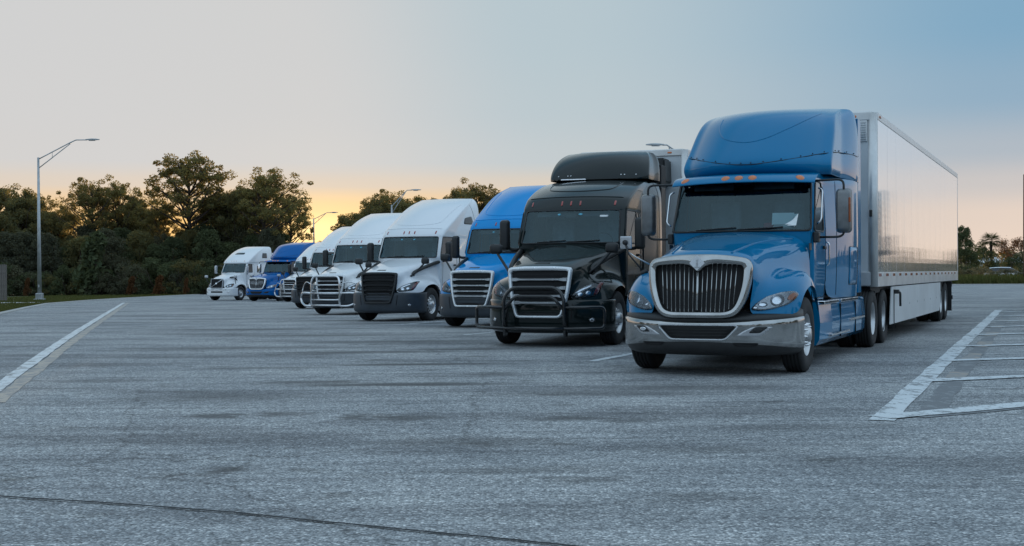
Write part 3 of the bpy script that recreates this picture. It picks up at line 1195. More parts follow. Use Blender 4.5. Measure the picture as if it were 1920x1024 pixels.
def palm(x, y, h):
    r = empty('cabbage_palm', (x, y, gz(x, y)))
    tube('trunk', [(0, 0, -.1), (.08, 0, h * .4), (.02, .05, h * .86)], [.2, .16, .17], M['bark'], r, 8)
    rng = np.random.RandomState(3)
    quad = []
    for k in range(46):
        an = k * 2.4
        el = rng.uniform(-.5, 1.2)
        d = np.array([math.cos(an) * math.cos(el), math.sin(an) * math.cos(el), math.sin(el)])
        base = np.array([0.02, .05, h * .86]) + d * .5
        side = np.cross(d, [0, 0, 1.])
        side /= np.linalg.norm(side) + 1e-6
        for q in np.linspace(-1.15, 1.15, 11):
            dd = d * math.cos(q) + side * math.sin(q)
            tip = base + dd * 1.0 + np.array([0, 0, -.22])
            w = np.cross(dd, [0.2, 0.1, 1.]) * .045
            m_ = (base + tip) / 2 + np.array([0, 0, .06])
            quad += [base, m_ + w, tip, m_ - w]
    obj('frond', quads_mesh('fronds', np.array(quad)), M['leaves_dark'], r)
    tag(r, 'cabbage palm with a round head beyond the right end of the lot', 'palm')


vegetation()
palm(at_px(1858, 150), 150, 5.4)


def grass_patches():
    rng = np.random.RandomState(9)
    P = []
    # left lawn along the kerb
    n = 26000
    y = rng.uniform(46, 146, n)
    x = np.array([xl(v) for v in y]) - .35 - rng.uniform(0, 1, n) ** 1.5 * 16
    onwalk = (x > -60) & (x < -31.4) & (np.abs(y - (86 + 6 * (1 - (x + 60) / 28.5))) < 2.1)
    P.append(np.stack([x, y, np.full(n, .0)], 1)[~onwalk])
    # far lawn behind the row
    n = 14000
    x = rng.uniform(-60, 30, n)
    y = np.array([yb(v) for v in x]) + .4 + rng.uniform(0, 1, n) ** 1.3 * 9
    P.append(np.stack([x, y, np.zeros(n)], 1))
    # rank grass on the right verge
    n = 26000
    x = rng.uniform(30, 80, n)
    y = np.array([yb(v) for v in x]) + .4 + rng.uniform(0, 1, n) ** 1.2 * 14
    P.append(np.stack([x, y, np.full(n, 1.0)], 1))
    p = np.concatenate(P)
    n = len(p)
    h = np.where(p[:, 2] > .5, rng.uniform(.3, .95, n), rng.uniform(.05, .16, n))
    w = np.where(p[:, 2] > .5, .05, .035)
    z = np.array([gz(a, b) for a, b in p[:, :2]]) - .04
    an = rng.uniform(0, 6.28, n)
    dx, dy = np.cos(an) * w, np.sin(an) * w
    lx, ly = rng.normal(0, .25, n) * h, rng.normal(0, .25, n) * h
    b0 = np.stack([p[:, 0] - dx, p[:, 1] - dy, z], 1)
    b1 = np.stack([p[:, 0] + dx, p[:, 1] + dy, z], 1)
    t1 = np.stack([p[:, 0] + lx + dx * .3, p[:, 1] + ly + dy * .3, z + h], 1)
    t0 = np.stack([p[:, 0] + lx - dx * .3, p[:, 1] + ly - dy * .3, z + h], 1)
    v = np.stack([b0, b1, t1, t0], 1).reshape(-1, 3)
    o = obj('grass', quads_mesh('grass', v), M['grass'])
    tag(o, 'grass along the edges of the parking lot', 'grass', None, 'stuff')


grass_patches()


# ------------------------------------------------------------------ street furniture
def lerp_(a, b, t): return a + (b - a) * t


def street_lamp(x, y, hp, arm, rise, rz, label, full=True):
    r = empty('street_lamp', (x, y, gz(x, y)), (0, 0, rz))
    tube('pole', [(0, 0, .3), (0, 0, hp * .5), (0, 0, hp)], [.17, .13, .085], M['galv'], r, 14)
    V, F = [], []
    e = (arm, 0, hp - .1 + rise)
    kx, kz = arm * .70, hp - .12 + rise * .93
    up = [Vector((.05, 0, hp - .12))] + [Vector((lerp_(.05, kx, t), 0, lerp_(hp - .12, kz, t))) for t in (.2, .4, .6, .8, .95)] + [Vector((kx + arm * .08, 0, hp - .1 + rise)), Vector(e)]
    lo = [Vector((lerp_(.05, kx, t), 0, lerp_(hp - .85, kz - .05, t))) for t in (0, .25, .4, .75, .98)]
    tube_data(up, .045, 7, False, V, F)
    tube_data(lo, .04, 7, False, V, F)
    tube_data([up[2], lo[2]], .02, 5, False, V, F)
    obj('arm', fix_normals(mesh_from('arm', V, F)), M['galv'], r)
    # cobra head
    V, F = [], []
    prof = [(0, .05, .05), (.15, .10, .07), (.5, .17, .10), (.85, .16, .085), (1.1, .08, .05), (1.15, .02, .02)]
    for (dx, w, h) in prof:
        for k in range(10):
            a = 2 * math.pi * k / 10
            V.append((e[0] - .1 + dx, w * math.cos(a), e[2] + .02 + h * math.sin(a) * (1 if math.sin(a) > 0 else .6)))
    for i in range(len(prof) - 1):
        for k in range(10):
            F.append((i * 10 + k, i * 10 + (k + 1) % 10, (i + 1) * 10 + (k + 1) % 10, (i + 1) * 10 + k))
    F.append(tuple(range(10)))
    F.append(tuple((len(prof) - 1) * 10 + k for k in range(10)))
    hd = obj('lamp_head', fix_normals(mesh_from('lamp_head', V, F)), M['galv'], r)
    bm = bmesh.new()
    add_box(bm, (e[0] + .42, 0, e[2] - .05), (.5, .2, .05), .02)
    obj('lens', bm_mesh('lens', bm), M['silver'], hd)
    bm = bmesh.new()
    add_box(bm, (0, 0, .27), (.52, .52, .54), .06)
    add_box(bm, (0, 0, .02), (.75, .75, .12), .03)
    obj('base', bm_mesh('base', bm), M['galv'], r)
    box('hand_hole_cover', (0, -.165, 1.1), (.12, .03, .22), M['galv'], r, .01)
    tag(r, label, 'street lamp', 'street lamps round the lot')


street_lamp(-38.4, 104, 11.55, 3.95, 1.5, 0, 'tall grey street lamp standing on the left grass')
street_lamp(-28.6, 185, 10.6, 2.5, .9, 0, 'far street lamp in the low gap between the trees')
street_lamp(-13.1, 140, 9.7, 2.2, 1.7, 0, 'street lamp reaching over the roof of the white truck with the black grille')
street_lamp(10.7, 80, 8.9, 1.25, .62, R(180), 'street lamp peeping over the black truck between it and the blue one')


def fence():
    r = empty('wood_fence', (-38.35, 97, gz(-38.3, 97)))
    rng = random.Random(2)
    bm = bmesh.new()
    add_box(bm, (0, 0, 0), (.15, .028, 2.75), .004, 1)
    me = bm_mesh('board', bm)
    me.materials.append(M['oldwood'])
    for k in range(30):
        obj('board', me, None, r, (-.09 - k * .165, rng.uniform(-.012, .012), 1.38 + rng.uniform(-.03, .03)), (0, R(rng.uniform(-.5, .5)), R(rng.uniform(-2, 2))))
    for z in (.5, 1.4, 2.3):
        box('rail', (-2.5, .06, z), (5, .05, .1), M['oldwood'], r, .005)
    for k in range(3):
        box('post', (-.05 - k * 2.4, .1, 1.35), (.12, .12, 2.8), M['oldwood'], r, .01)
    tag(r, 'weathered grey board fence at the far left edge', 'fence')


fence()
r_ = empty('utility_pole', (44.9, 112, gz(44.7, 112)), (0, 0, R(70)))
tube('pole', [(0, 0, -.2), (0, 0, 5), (0, 0, 9.6)], [.17, .15, .12], M['bark'], r_, 10)
box('crossarm', (0, -.16, 9.0), (2.2, .1, .12), M['bark'], r_, .01)
for q in (-.95, -.4, .4, .95):
    tube('insulator', [(q, -.16, 9.06), (q, -.16, 9.25)], .045, M['galv'], r_, 8)
tag(r_, 'brown wooden utility pole at the right edge', 'utility pole')


def parked_car(x, y, rz):
    r = empty('parked_car', (x, y, gz(x, y)), (0, 0, rz))
    # side profile swept across the width
    rows = [(-2.3, .45, .62, .80), (-2.25, .40, .85, .86), (-1.2, .35, .98, .88), (-.65, .35, 1.05, .89), (.1, .35, 1.05, .9), (1.0, .35, 1.05, .9), (1.9, .38, 1.02, .88), (2.25, .45, .9, .84), (2.3, .5, .62, .78)]
    g = []
    for (yy, lo, hi, w) in rows:
        g.append([(0, yy, hi), (w * .75, yy, hi - .01), (w, yy, hi - .12), (w + .02, yy, (lo + hi) / 2), (w - .02, yy, lo)])
    me = grid_half('body', g)
    obj('body', subdiv(me, 2), M['white'], r)
    rows = [(-1.15, .98, .02), (-.55, 1.02, .42), (-.2, 1.02, .50), (.9, 1.02, .50), (1.7, 1.0, .44), (2.15, .98, .02)]
    g = [[(0, yy, b + h), (.55, yy, b + h * .98), (.72, yy, b + h * .85), (.84, yy, b)] for yy, b, h in rows]
    obj('cabin_glass', subdiv(grid_half('cabin_glass', g), 2), M['gloss_black'], r)
    rows = [(-.35, 1.5, .62), (-.1, 1.53, .66), (.9, 1.54, .68), (1.6, 1.49, .64), (1.75, 1.45, .62)]
    g = [[(0, yy, h + .02), (w * .8, yy, h + .01), (w, yy, h - .05)] for yy, h, w in rows]
    obj('roof', subdiv(grid_half('roof', g), 2), M['white'], r)
    for yy in (-1.4, 1.4):
        for s in (-1, 1):
            V, F = lathe([(.18, .09 * s), (.30, .1 * s), (.33, .06 * s), (.33, -.1 * s), (.2, -.1 * s)], 20)
            w = obj('wheel', fix_normals(mesh_from('wheel', V, F)), M['rubber'], r, (s * .82, yy, .33))
            V, F = lathe([(0.0, .085 * s), (.19, .08 * s)], 20)
            obj('rim', fix_normals(mesh_from('rim', V, F)), M['alu'], w)
    tag(r, 'white car parked among the scrub beyond the right verge', 'car')


def grid_half(name, rows, close_x=True):
    """rows of half-profile points (first on the centre line), mirrored to both sides"""
    full = []
    for r in rows:
        L = [(-p[0], p[1], p[2]) for p in r[:0:-1]]
        full.append(L + [tuple(p) for p in r])
    n = len(full[0])
    V = [p for r in full for p in r]
    F = [(j * n + i, j * n + i + 1, (j + 1) * n + i + 1, (j + 1) * n + i) for j in range(len(full) - 1) for i in range(n - 1)]
    return mesh_from(name, V, F)


parked_car(at_px(1888, 132), 132, R(75))


def shed(x, y):
    r = empty('low_building', (x, y, gz(x, y)), (0, 0, R(8)))
    box('wall', (0, 0, 1.1), (6, 4, 2.2), M['concrete'], r, .02)
    bm = bmesh.new()
    vs = [bm.verts.new(p) for p in ((-3.3, -2.4, 2.2), (3.3, -2.4, 2.2), (3.3, 2.4, 2.2), (-3.3, 2.4, 2.2), (-3.3, 0, 3.0), (3.3, 0, 3.0))]
    for f in ((0, 1, 5, 4), (2, 3, 4, 5), (0, 4, 3), (1, 2, 5), (0, 3, 2, 1)): bm.faces.new([vs[i] for i in f])
    obj('roof', bm_mesh('roof', bm), M['trailer_grey'], r)
    for k in (-1.8, 0, 1.8):
        w = box('window', (k, -2.02, 1.2), (.9, .06, .9), M['gloss_black'], r, .01)
        box('sill', (k, -2.06, .72), (1.0, .12, .06), M['concrete'], w, .01)
    tag(r, 'low pale roofed building beyond the right verge', 'building')


shed(at_px(1868, 176), 176)
# ------------------------------------------------------------------ trucks
# a truck stands with its front axle over the local origin, +x to its own left (the right in the photo), +y to the rear
NC = 14


def lerp(a, b, t): return a + (b - a) * t


def cab_columns(ring, sy, ref):
    z, yc, bow, wf, wd, wr, yr = ring
    y4 = yc + bow + .055
    base = [y4 + .03, y4 + .13] + sy[2:]
    if y4 + .2 > ref + .25:
        f = lambda v: y4 + (yr - y4) * (v - ref) / (3.5 - ref) if False else y4 + (yr - .08 - y4) * (v - ref) / (sy[-1] - ref)
        base = [y4 + (yr - .08 - y4) * .035, y4 + (yr - .08 - y4) * .09] + [f(v) for v in sy[2:]]
    base[-1] = yr - .08
    wm = (wd + wr) / 2
    xs = [0, wf * .5, wf * .9, wf, wd - .025, wd, wd, wd, wd, wd, wm, wr, wr, wr - .09, 0]
    ys = [yc, yc + bow * .22, yc + bow * .75, yc + bow, y4] + base + [yr, yr]
    return list(zip(xs, ys, [z] * 15))


def expand(rings, kb):
    """insert support rings between windshield base (index kb) and top"""
    a, b = rings[kb], rings[kb + 1]
    mids = [tuple(lerp(p, q, t) for p, q in zip(a, b)) for t in (.1, .5, .9)]
    return rings[:kb + 1] + mids + rings[kb + 1:]


def loft(rings, sy, ref, tagf, cap=True):
    """stack of plan outlines -> {tag: mesh}"""
    V = []
    N = 2 * NC
    for r in rings:
        c = cab_columns(r, sy, ref)
        V += c + [(-p[0], p[1], p[2]) for p in c[NC - 1:0:-1]]
    faces = []
    for k in range(len(rings) - 1):
        for i in range(N):
            j = (i + 1) % N
            col = i if i < NC else N - i - 1
            side = 'r' if i < NC else 'l'
            faces.append((tagf(k, col, side), (k * N + i, k * N + j, (k + 1) * N + j, (k + 1) * N + i)))
    if cap:
        b = (len(rings) - 1) * N
        cx = sum(V[b + i][0] for i in range(N)) / N
        cy = sum(V[b + i][1] for i in range(N)) / N
        zt = V[b][2]
        prev = b
        for s in (.93, .6, .25):
            nb = len(V)
            for i in range(N):
                p = V[b + i]
                V.append((cx + (p[0] - cx) * s, cy + (p[1] - cy) * s, zt + .008))
            for i in range(N):
                j = (i + 1) % N
                faces.append(('cab', (prev + i, prev + j, nb + j, nb + i)))
            prev = nb
        faces.append(('cab', tuple(prev + i for i in range(N))))
    out = {}
    for t in {f[0] for f in faces}:
        fs = [f[1] for f in faces if f[0] == t]
        idx = sorted({i for f in fs for i in f})
        mp = {v: k for k, v in enumerate(idx)}
        out[t] = mesh_from(t, [V[i] for i in idx], [tuple(mp[i] for i in f) for f in fs])
    return out


def boundary_loop(me):
    cnt = {}
    for p in me.polygons:
        vs = list(p.vertices)
        for a, b in zip(vs, vs[1:] + vs[:1]):
            cnt[(min(a, b), max(a, b))] = cnt.get((min(a, b), max(a, b)), 0) + 1
    nb = {}
    for (a, b), c in cnt.items():
        if c == 1:
            nb.setdefault(a, []).append(b)
            nb.setdefault(b, []).append(a)
    st = next(iter(nb))
    loop, prev, cur = [st], None, st
    while True:
        nx = [q for q in nb[cur] if q != prev]
        if not nx or nx[0] == st: break
        prev, cur = cur, nx[0]
        loop.append(cur)
        if len(loop) > 5000: break
    return [me.vertices[i].co.copy() for i in loop]


def build_cab(root, rings, sy, kb, body, glass_key='glass', gasket=.016):
    kt = kb + 4
    rr = expand(rings, kb)
    ref = rings[kb + 1][1] + rings[kb + 1][2] + .055

    def tf(k, c, s):
        if kb <= k < kt and c <= 2: return 'windshield'
        if kb <= k < kt and 5 <= c <= 7: return 'window_' + s
        if k < kt and 4 <= c <= 8: return 'door_' + s
        return 'cab'
    parts = loft(rr, sy, ref, tf)
    res = {}
    for t, me in parts.items():
        res[t] = subdiv(me, 2)
    cab = obj('cab', res['cab'], body, root)
    ws = obj('windshield', res['windshield'], M[glass_key], cab)
    lp = boundary_loop(ws.data)
    tube('windshield_seal', lp, gasket, M['black'], cab, 6, closed=True)
    doors = []
    for s in 'rl':
        d = obj('door', res['door_' + s], body, root)
        w = obj('window', res['window_' + s], M['glass_dark'], d)
        tube('window_seal', boundary_loop(w.data), .014, M['black'], d, 6, closed=True)
        doors.append(d)
    # wipers lying along the windshield base
    sk = Skin(ws)
    zb, zt_ = rings[kb][0], rings[kb + 1][0]
    for x0, x1 in ((-.62, .0), (.02, .66)):
        pts = []
        for t in np.linspace(0, 1, 8):
            h, _ = sk.hit(lerp(x0, x1, t), zb + .02 + .03 * t, 'front')
            if h: pts.append(h + Vector((0, -.02, .0)))
        if len(pts) > 2: tube('wiper', pts, .011, M['black'], cab, 5)
    # the inside
    y0 = rings[kb][1]
    bm = bmesh.new()
    add_box(bm, (0, y0 + 1.75, 1.95), (2.0, .05, 1.5), .01)
    add_box(bm, (0, y0 + 1.1, 1.22), (1.95, 1.5, .05), .01)
    add_box(bm, (0, y0 + 1.2, zt_ + .06), (1.8, 1.2, .04), .01)
    inn = obj('interior', bm_mesh('interior', bm), M['interior'], root)
    rows = [[(0, y0 + .12, zb - .02), (.5, y0 + .2, zb - .02), (.92, y0 + .42, zb - .03)], [(0, y0 + .45, zb + .0), (.5, y0 + .5, zb + .01), (.95, y0 + .6, zb - .01)],
            [(0, y0 + .62, zb - .03), (.5, y0 + .66, zb - .02), (.96, y0 + .72, zb - .05)], [(0, y0 + .66, zb - .3), (.5, y0 + .7, zb - .35), (.96, y0 + .75, zb - .4)]]
    obj('dashboard', subdiv(grid_half('dashboard', rows), 2), M['interior'], inn)
    for s in (-.5, .5):
        bm = bmesh.new()
        add_box(bm, (s, y0 + 1.15, 1.62), (.5, .5, .14), .05, 3)
        add_box(bm, (s, y0 + 1.42, 2.05), (.48, .14, .8), .05, 3)
        add_box(bm, (s, y0 + 1.43, 2.52), (.28, .11, .18), .04, 3)
        obj('seat', bm_mesh('seat', bm, True), M['seat'], inn)
    a = [(.5 + .22 * math.cos(t), y0 + .82 + .08 * math.sin(t), zb + .02 + .2 * math.sin(t)) for t in np.linspace(0, 2 * math.pi, 20, endpoint=False)]
    tube('steering_wheel', a, .016, M['black'], inn, 6, closed=True)
    for s in (-1, 1):
        p = box('sun_visor', (s * .45, y0 + .5, zt_ - .05), (.6, .02, .13), M['interior'], inn, .008)
    return cab, ws, doors


# ---- wheels (mesh data shared by every truck)
WH = {}


def wheel_meshes():
    tp = [(.285, .125), (.33, .142), (.40, .15), (.46, .145), (.492, .128), (.507, .108)]
    tread = []
    for x in (.072, .024, -.024, -.072):
        tread += [(.512, x + .018), (.497, x + .012), (.497, x + .002), (.512, x - .004)]
    prof = tp + tread + [(.507, -.108), (.492, -.128), (.46, -.145), (.40, -.15), (.33, -.142), (.285, -.125)]
    V, F = lathe(prof, 48)
    WH['tyre'] = fix_normals(mesh_from('tyre', V, F))
    steer = [(.287, .128), (.272, .118), (.262, .07), (.25, .052), (.232, .06), (.178, .092), (.165, .097), (.118, .097), (.108, .112), (.100, .165), (.085, .182), (.0, .187)]
    V, F = lathe(steer, 40, lambda k, i: i == 4 and k % 4 in (0, 1))
    WH['steer'] = fix_normals(mesh_from('rim', V, F))
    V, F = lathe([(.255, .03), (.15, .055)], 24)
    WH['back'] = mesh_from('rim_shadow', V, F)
    drive = [(.287, .128), (.272, .12), (.258, .06), (.235, -.02), (.19, -.035), (.165, -.045), (.128, -.045), (.118, -.02), (.105, .075), (.085, .09), (0, .095)]
    V, F = lathe(drive, 40, lambda k, i: i == 3 and k % 4 in (0, 1))
    WH['drive'] = fix_normals(mesh_from('rim', V, F))
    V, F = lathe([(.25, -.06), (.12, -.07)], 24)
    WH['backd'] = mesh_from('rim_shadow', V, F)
    V, F = lathe([(.021, 0), (.021, .035), (.016, .04), (.011, .068), (0, .075)], 8)
    WH['spike'] = fix_normals(mesh_from('lug_nut', V, F))
    V, F = lathe([(.017, 0), (.017, .026), (.012, .034), (0, .034)], 8)
    WH['nut'] = fix_normals(mesh_from('lug_nut', V, F))
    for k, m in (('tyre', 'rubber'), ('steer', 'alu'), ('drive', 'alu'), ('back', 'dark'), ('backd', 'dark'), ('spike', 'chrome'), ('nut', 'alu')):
        WH[k].materials.append(M[m])


wheel_meshes()


def wheel(parent, x, y, kind='steer', nuts='nut', z=.51, dz=0, rot=0):
    s = 1 if x > 0 else -1
    w = obj('wheel', WH[kind], None, parent, (x, y, z + dz), (rot, 0, 0 if s > 0 else math.pi))
    obj('tyre', WH['tyre'], None, w)
    obj('rim_shadow', WH['back' if kind == 'steer' else 'backd'], None, w)
    xo = .097 if kind == 'steer' else -.045
    if nuts:
        for k in range(10):
            a = 2 * math.pi * k / 10 + .15
            obj('lug_nut', WH[nuts], None, w, (xo, .143 * math.cos(a), .143 * math.sin(a)))
    return w


def dual(parent, x, y, nuts='nut', dz=0):
    s = 1 if x > 0 else -1
    wheel(parent, x, y, 'drive', nuts, .51, dz, y)
    w = obj('inner_tyre', WH['tyre'], None, parent, (x - s * .33, y, .51 + dz))
    obj('rim', WH['drive'], None, w)


def chassis(root, ya, yb_, body, tank0, tank1, chrome_steps=False, dz=0):
    bm = bmesh.new()
    for s in (-1, 1):
        add_box(bm, (s * .43, (yb_ + .7 - .5) / 2, .86), (.09, yb_ + 1.2, .26), .01)
    for y in (0, ya, yb_):
        add_box(bm, (0, y, .52), (1.9, .13, .13), .02)
    add_box(bm, (0, (ya + yb_) / 2, .74), (.8, .5, .2), .02)
    add_box(bm, (0, -.15, .60), (1.2, 1.6, .56), .05)  # engine, gearbox and tank blocks, added to keep light from under the truck
    add_box(bm, (0, 2.4, .60), (1.0, 3.6, .5), .05)
    for s in (-1, 1): add_box(bm, (s * .72, (tank0 + tank1) / 2, .60), (.5, tank1 - tank0 - .1, .55), .08)
    f = obj('chassis', bm_mesh('chassis', bm), M['steel'], root)
    V, F = [], []
    bm = bmesh.new()
    bmesh.ops.create_cone(bm, cap_ends=True, segments=28, radius1=.48, radius2=.48, depth=.06, matrix=Matrix.Translation((0, (ya + yb_) / 2 - .3, 1.14)))
    add_box(bm, (0, (ya + yb_) / 2 - .3, 1.04), (.8, .3, .2), .02)
    obj('fifth_wheel', bm_mesh('fifth_wheel', bm), M['steel'], f)
    for y in (ya, yb_):
        for s in (-1, 1):
            dual(root, s * 1.06, y, 'nut' if chrome_steps else None, dz)
    for s in (-1, 1):
        wheel(root, s * 1.05, 0, 'steer', 'spike' if chrome_steps else 'nut')
        # wheel well
        V, F = [], []
        for k in range(15):
            a = math.pi * (k / 14) * 1.1 - .16
            for xx in (s * .62, s * 1.16):
                V.append((xx, .03 - .60 * math.cos(a), .54 + .60 * math.sin(a)))
        for k in range(14): F.append((k * 2, k * 2 + 1, k * 2 + 3, k * 2 + 2))
        b = len(V)
        V.append((s * .62, .03, .54))
        for k in range(14): F.append((k * 2, k * 2 + 2, b))
        obj('wheel_well', mesh_from('wheel_well', V, F, False), M['dark'], root)
        # side skirt / tank fairing
        n = 6
        rows = []
        for q in range(n + 1):
            y = lerp(tank0, tank1, q / n)
            e = .05 if q in (0, n) else 0
            rows.append([(s * (.80), y, .93 - e * .2), (s * (1.12), y, .93 - e * .2), (s * (1.19 - e), y, .88), (s * (1.215 - e), y, .62), (s * (1.20 - e), y, .38), (s * (1.10), y, .30), (s * (.85), y, .29)])
        V = [p for r in rows for p in r]
        F = [(j * 7 + i, j * 7 + i + 1, (j + 1) * 7 + i + 1, (j + 1) * 7 + i) for j in range(n) for i in range(6)]
        F += [tuple(range(7)), tuple(n * 7 + i for i in range(7))]
        sk = obj('side_skirt', fix_normals(mesh_from('side_skirt', V, F, False)), body, root)
        L = tank1 - tank0
        if chrome_steps:
            for (a0, a1, z) in ((.02, .30, .915), (.36, .74, .915)):
                box('step', (s * 1.12, tank0 + L * (a0 + a1) / 2, z), (.2, L * (a1 - a0), .05), M['chrome'], sk, .012)
            for (a0, a1, z) in ((.12, .50, .43), (.52, .86, .60)):
                box('step', (s * 1.215, tank0 + L * (a0 + a1) / 2, z), (.07, L * (a1 - a0), .035), M['chrome'], sk, .008)
        for a0 in (.34, .68):
            box('skirt_joint', (s * 1.206, tank0 + L * a0, .62), (.03, .012, .5), M['dark'], sk, .002)
        # mud flap behind the drive wheels
        box('mud_flap', (s * 1.0, yb_ + .68, .62), (.6, .012, .75), M['rubber'], root, .003)
    return f


# ---- hoods (half grids: front to back, centre line out to the wheel arch)
CASC = [
    [(0, -1.17, 1.475), (.33, -1.16, 1.47), (.615, -1.11, 1.44), (.60, -1.09, 1.15), (.535, -1.13, .86), (.80, -1.03, .86), (1.05, -.84, .87), (1.2, -.60, .88)],
    [(0, -1.08, 1.525), (.33, -1.07, 1.52), (.645, -1.0, 1.49), (.655, -.98, 1.24), (.66, -1.06, 1.02), (.90, -.93, 1.03), (1.11, -.74, 1.0), (1.215, -.53, .96)],
    [(0, -.82, 1.60), (.34, -.82, 1.595), (.675, -.78, 1.55), (.70, -.80, 1.36), (.78, -.92, 1.20), (.98, -.76, 1.19), (1.155, -.58, 1.12), (1.225, -.43, 1.05)],
    [(0, -.45, 1.71), (.36, -.45, 1.70), (.72, -.43, 1.645), (.77, -.45, 1.45), (.86, -.52, 1.31), (1.04, -.40, 1.275), (1.18, -.30, 1.19), (1.228, -.22, 1.11)],
    [(0, -.08, 1.81), (.40, -.06, 1.80), (.79, -.02, 1.74), (.84, 0, 1.53), (.91, 0, 1.37), (1.06, .06, 1.30), (1.185, .08, 1.215), (1.225, .08, 1.135)],
    [(0, .20, 1.88), (.44, .24, 1.87), (.86, .32, 1.81), (.91, .34, 1.58), (.955, .38, 1.38), (1.07, .40, 1.26), (1.17, .39, 1.15), (1.21, .37, 1.07)],
    [(0, .30, 1.925), (.48, .38, 1.915), (.95, .55, 1.85), (.99, .64, 1.6), (1.01, .64, 1.36), (1.085, .60, 1.19), (1.16, .56, 1.03), (1.195, .54, .93)],
    [(0, .39, 1.94), (.5, .48, 1.93), (1.0, .72, 1.86), (1.04, .82, 1.6), (1.05, .82, 1.3), (1.09, .76, 1.08), (1.15, .68, .86), (1.185, .65, .72)],
]
PRO = [
    [(0, -1.12, 1.60), (.35, -1.10, 1.595), (.66, -1.03, 1.535), (.71, -1.0, 1.22), (.60, -1.08, .79), (.86, -1.0, .785), (1.07, -.83, .80), (1.195, -.60, .82)],
    [(0, -1.0, 1.66), (.35, -.98, 1.65), (.69, -.90, 1.58), (.735, -.88, 1.26), (.74, -.99, .99), (.95, -.90, .98), (1.13, -.72, .97), (1.215, -.53, .95)],
    [(0, -.72, 1.70), (.36, -.72, 1.69), (.695, -.68, 1.605), (.75, -.66, 1.30), (.85, -.80, 1.17), (1.02, -.70, 1.19), (1.17, -.54, 1.14), (1.23, -.42, 1.07)],
    [(0, -.35, 1.775), (.38, -.35, 1.765), (.74, -.33, 1.675), (.79, -.32, 1.35), (.90, -.42, 1.31), (1.065, -.33, 1.35), (1.195, -.25, 1.27), (1.238, -.21, 1.15)],
    [(0, .05, 1.845), (.42, .06, 1.835), (.81, .08, 1.735), (.85, .08, 1.39), (.93, .04, 1.38), (1.085, .08, 1.425), (1.205, .08, 1.33), (1.24, .08, 1.19)],
    [(0, .40, 1.895), (.46, .43, 1.885), (.88, .48, 1.79), (.92, .48, 1.42), (.965, .46, 1.35), (1.09, .44, 1.355), (1.2, .41, 1.255), (1.235, .37, 1.12)],
    [(0, .64, 1.93), (.48, .70, 1.92), (.94, .82, 1.84), (.98, .82, 1.46), (1.0, .78, 1.26), (1.09, .70, 1.19), (1.185, .61, 1.08), (1.225, .57, .94)],
    [(0, .78, 1.945), (.5, .85, 1.935), (.99, 1.05, 1.86), (1.02, 1.05, 1.46), (1.03, 1.02, 1.18), (1.09, .9, 1.02), (1.17, .76, .88), (1.21, .70, .74)],
]
VOL = [[(p[0] * (.86 if i in (1, 2, 3) else (.9 if i == 4 else 1)), p[1] + .03, p[2] + (.07 if i <= 3 else .03)) for i, p in enumerate(r)] for r in CASC]


def ring_frame(name, outer, inner, gy, front, mat, parent, n=72, back=.03):
    """a raised frame between two outlines on the surface y = gy(x, z)"""
    A, B = resample(outer, n), resample(inner, n)
    c = sum((Vector(p) for p in B), Vector((0, 0))) / n
    # start both loops at the same direction from the centre
    def rot(L):
        k = min(range(n), key=lambda i: abs(math.atan2(L[i][0] - c[0], L[i][1] - c[1])))
        return L[k:] + L[:k]
    A, B = rot(A), rot(B)
    V, F = [], []
    for a, b in zip(A, B):
        for t, dy in ((0, back), (0, -front * .45), (.18, -front), (.8, -front), (1, -front * .3), (1, back + .05)):
            q = a.lerp(b, t)
            V.append((q[0], gy(q[0], q[1]) + dy, q[1]))
    for i in range(n):
        j = (i + 1) % n
        for k in range(5):
            F.append((i * 6 + k, i * 6 + k + 1, j * 6 + k + 1, j * 6 + k))
    return obj(name, fix_normals(mesh_from(name, V, F)), mat, parent)


def panel(name, outline, gy, off, mat, parent, rings=4):
    L = resample(outline, 48)
    c = sum(L, Vector((0, 0))) / len(L)
    V, F = [], []
    n = len(L)
    for k in range(rings):
        s = 1 - k / rings
        for p in L:
            q = c + (p - c) * s
            V.append((q[0], gy(q[0], q[1]) + off, q[1]))
    V.append((c[0], gy(c[0], c[1]) + off, c[1]))
    for k in range(rings - 1):
        for i in range(n):
            j = (i + 1) % n
            F.append((k * n + i, k * n + j, (k + 1) * n + j, (k + 1) * n + i))
    for i in range(n): F.append(((rings - 1) * n + i, (rings - 1) * n + (i + 1) % n, rings * n))
    return obj(name, fix_normals(mesh_from(name, V, F)), mat, parent)


def slat(parent, z, x0, x1, gy, h, mat, block=0, fwd=.02):
    V, F = [], []
    n = 14
    for i in range(n + 1):
        t = i / n
        x = lerp(x0, x1, t)
        hh = h + (block if (t < .13 or t > .87) and block else 0)
        y = gy(x, z)
        V += [(x, y + .02, z - hh / 2), (x, y - fwd, z - hh / 2 + .004), (x, y - fwd - .006, z + hh * .2), (x, y + .02, z + hh / 2)]
    for i in range(n):
        for k in range(4):
            F.append((i * 4 + k, i * 4 + (k + 1) % 4, (i + 1) * 4 + (k + 1) % 4, (i + 1) * 4 + k))
    F += [(0, 1, 2, 3), tuple(n * 4 + k for k in range(4))]
    return obj('slat', fix_normals(mesh_from('slat', V, F, False)), mat, parent)


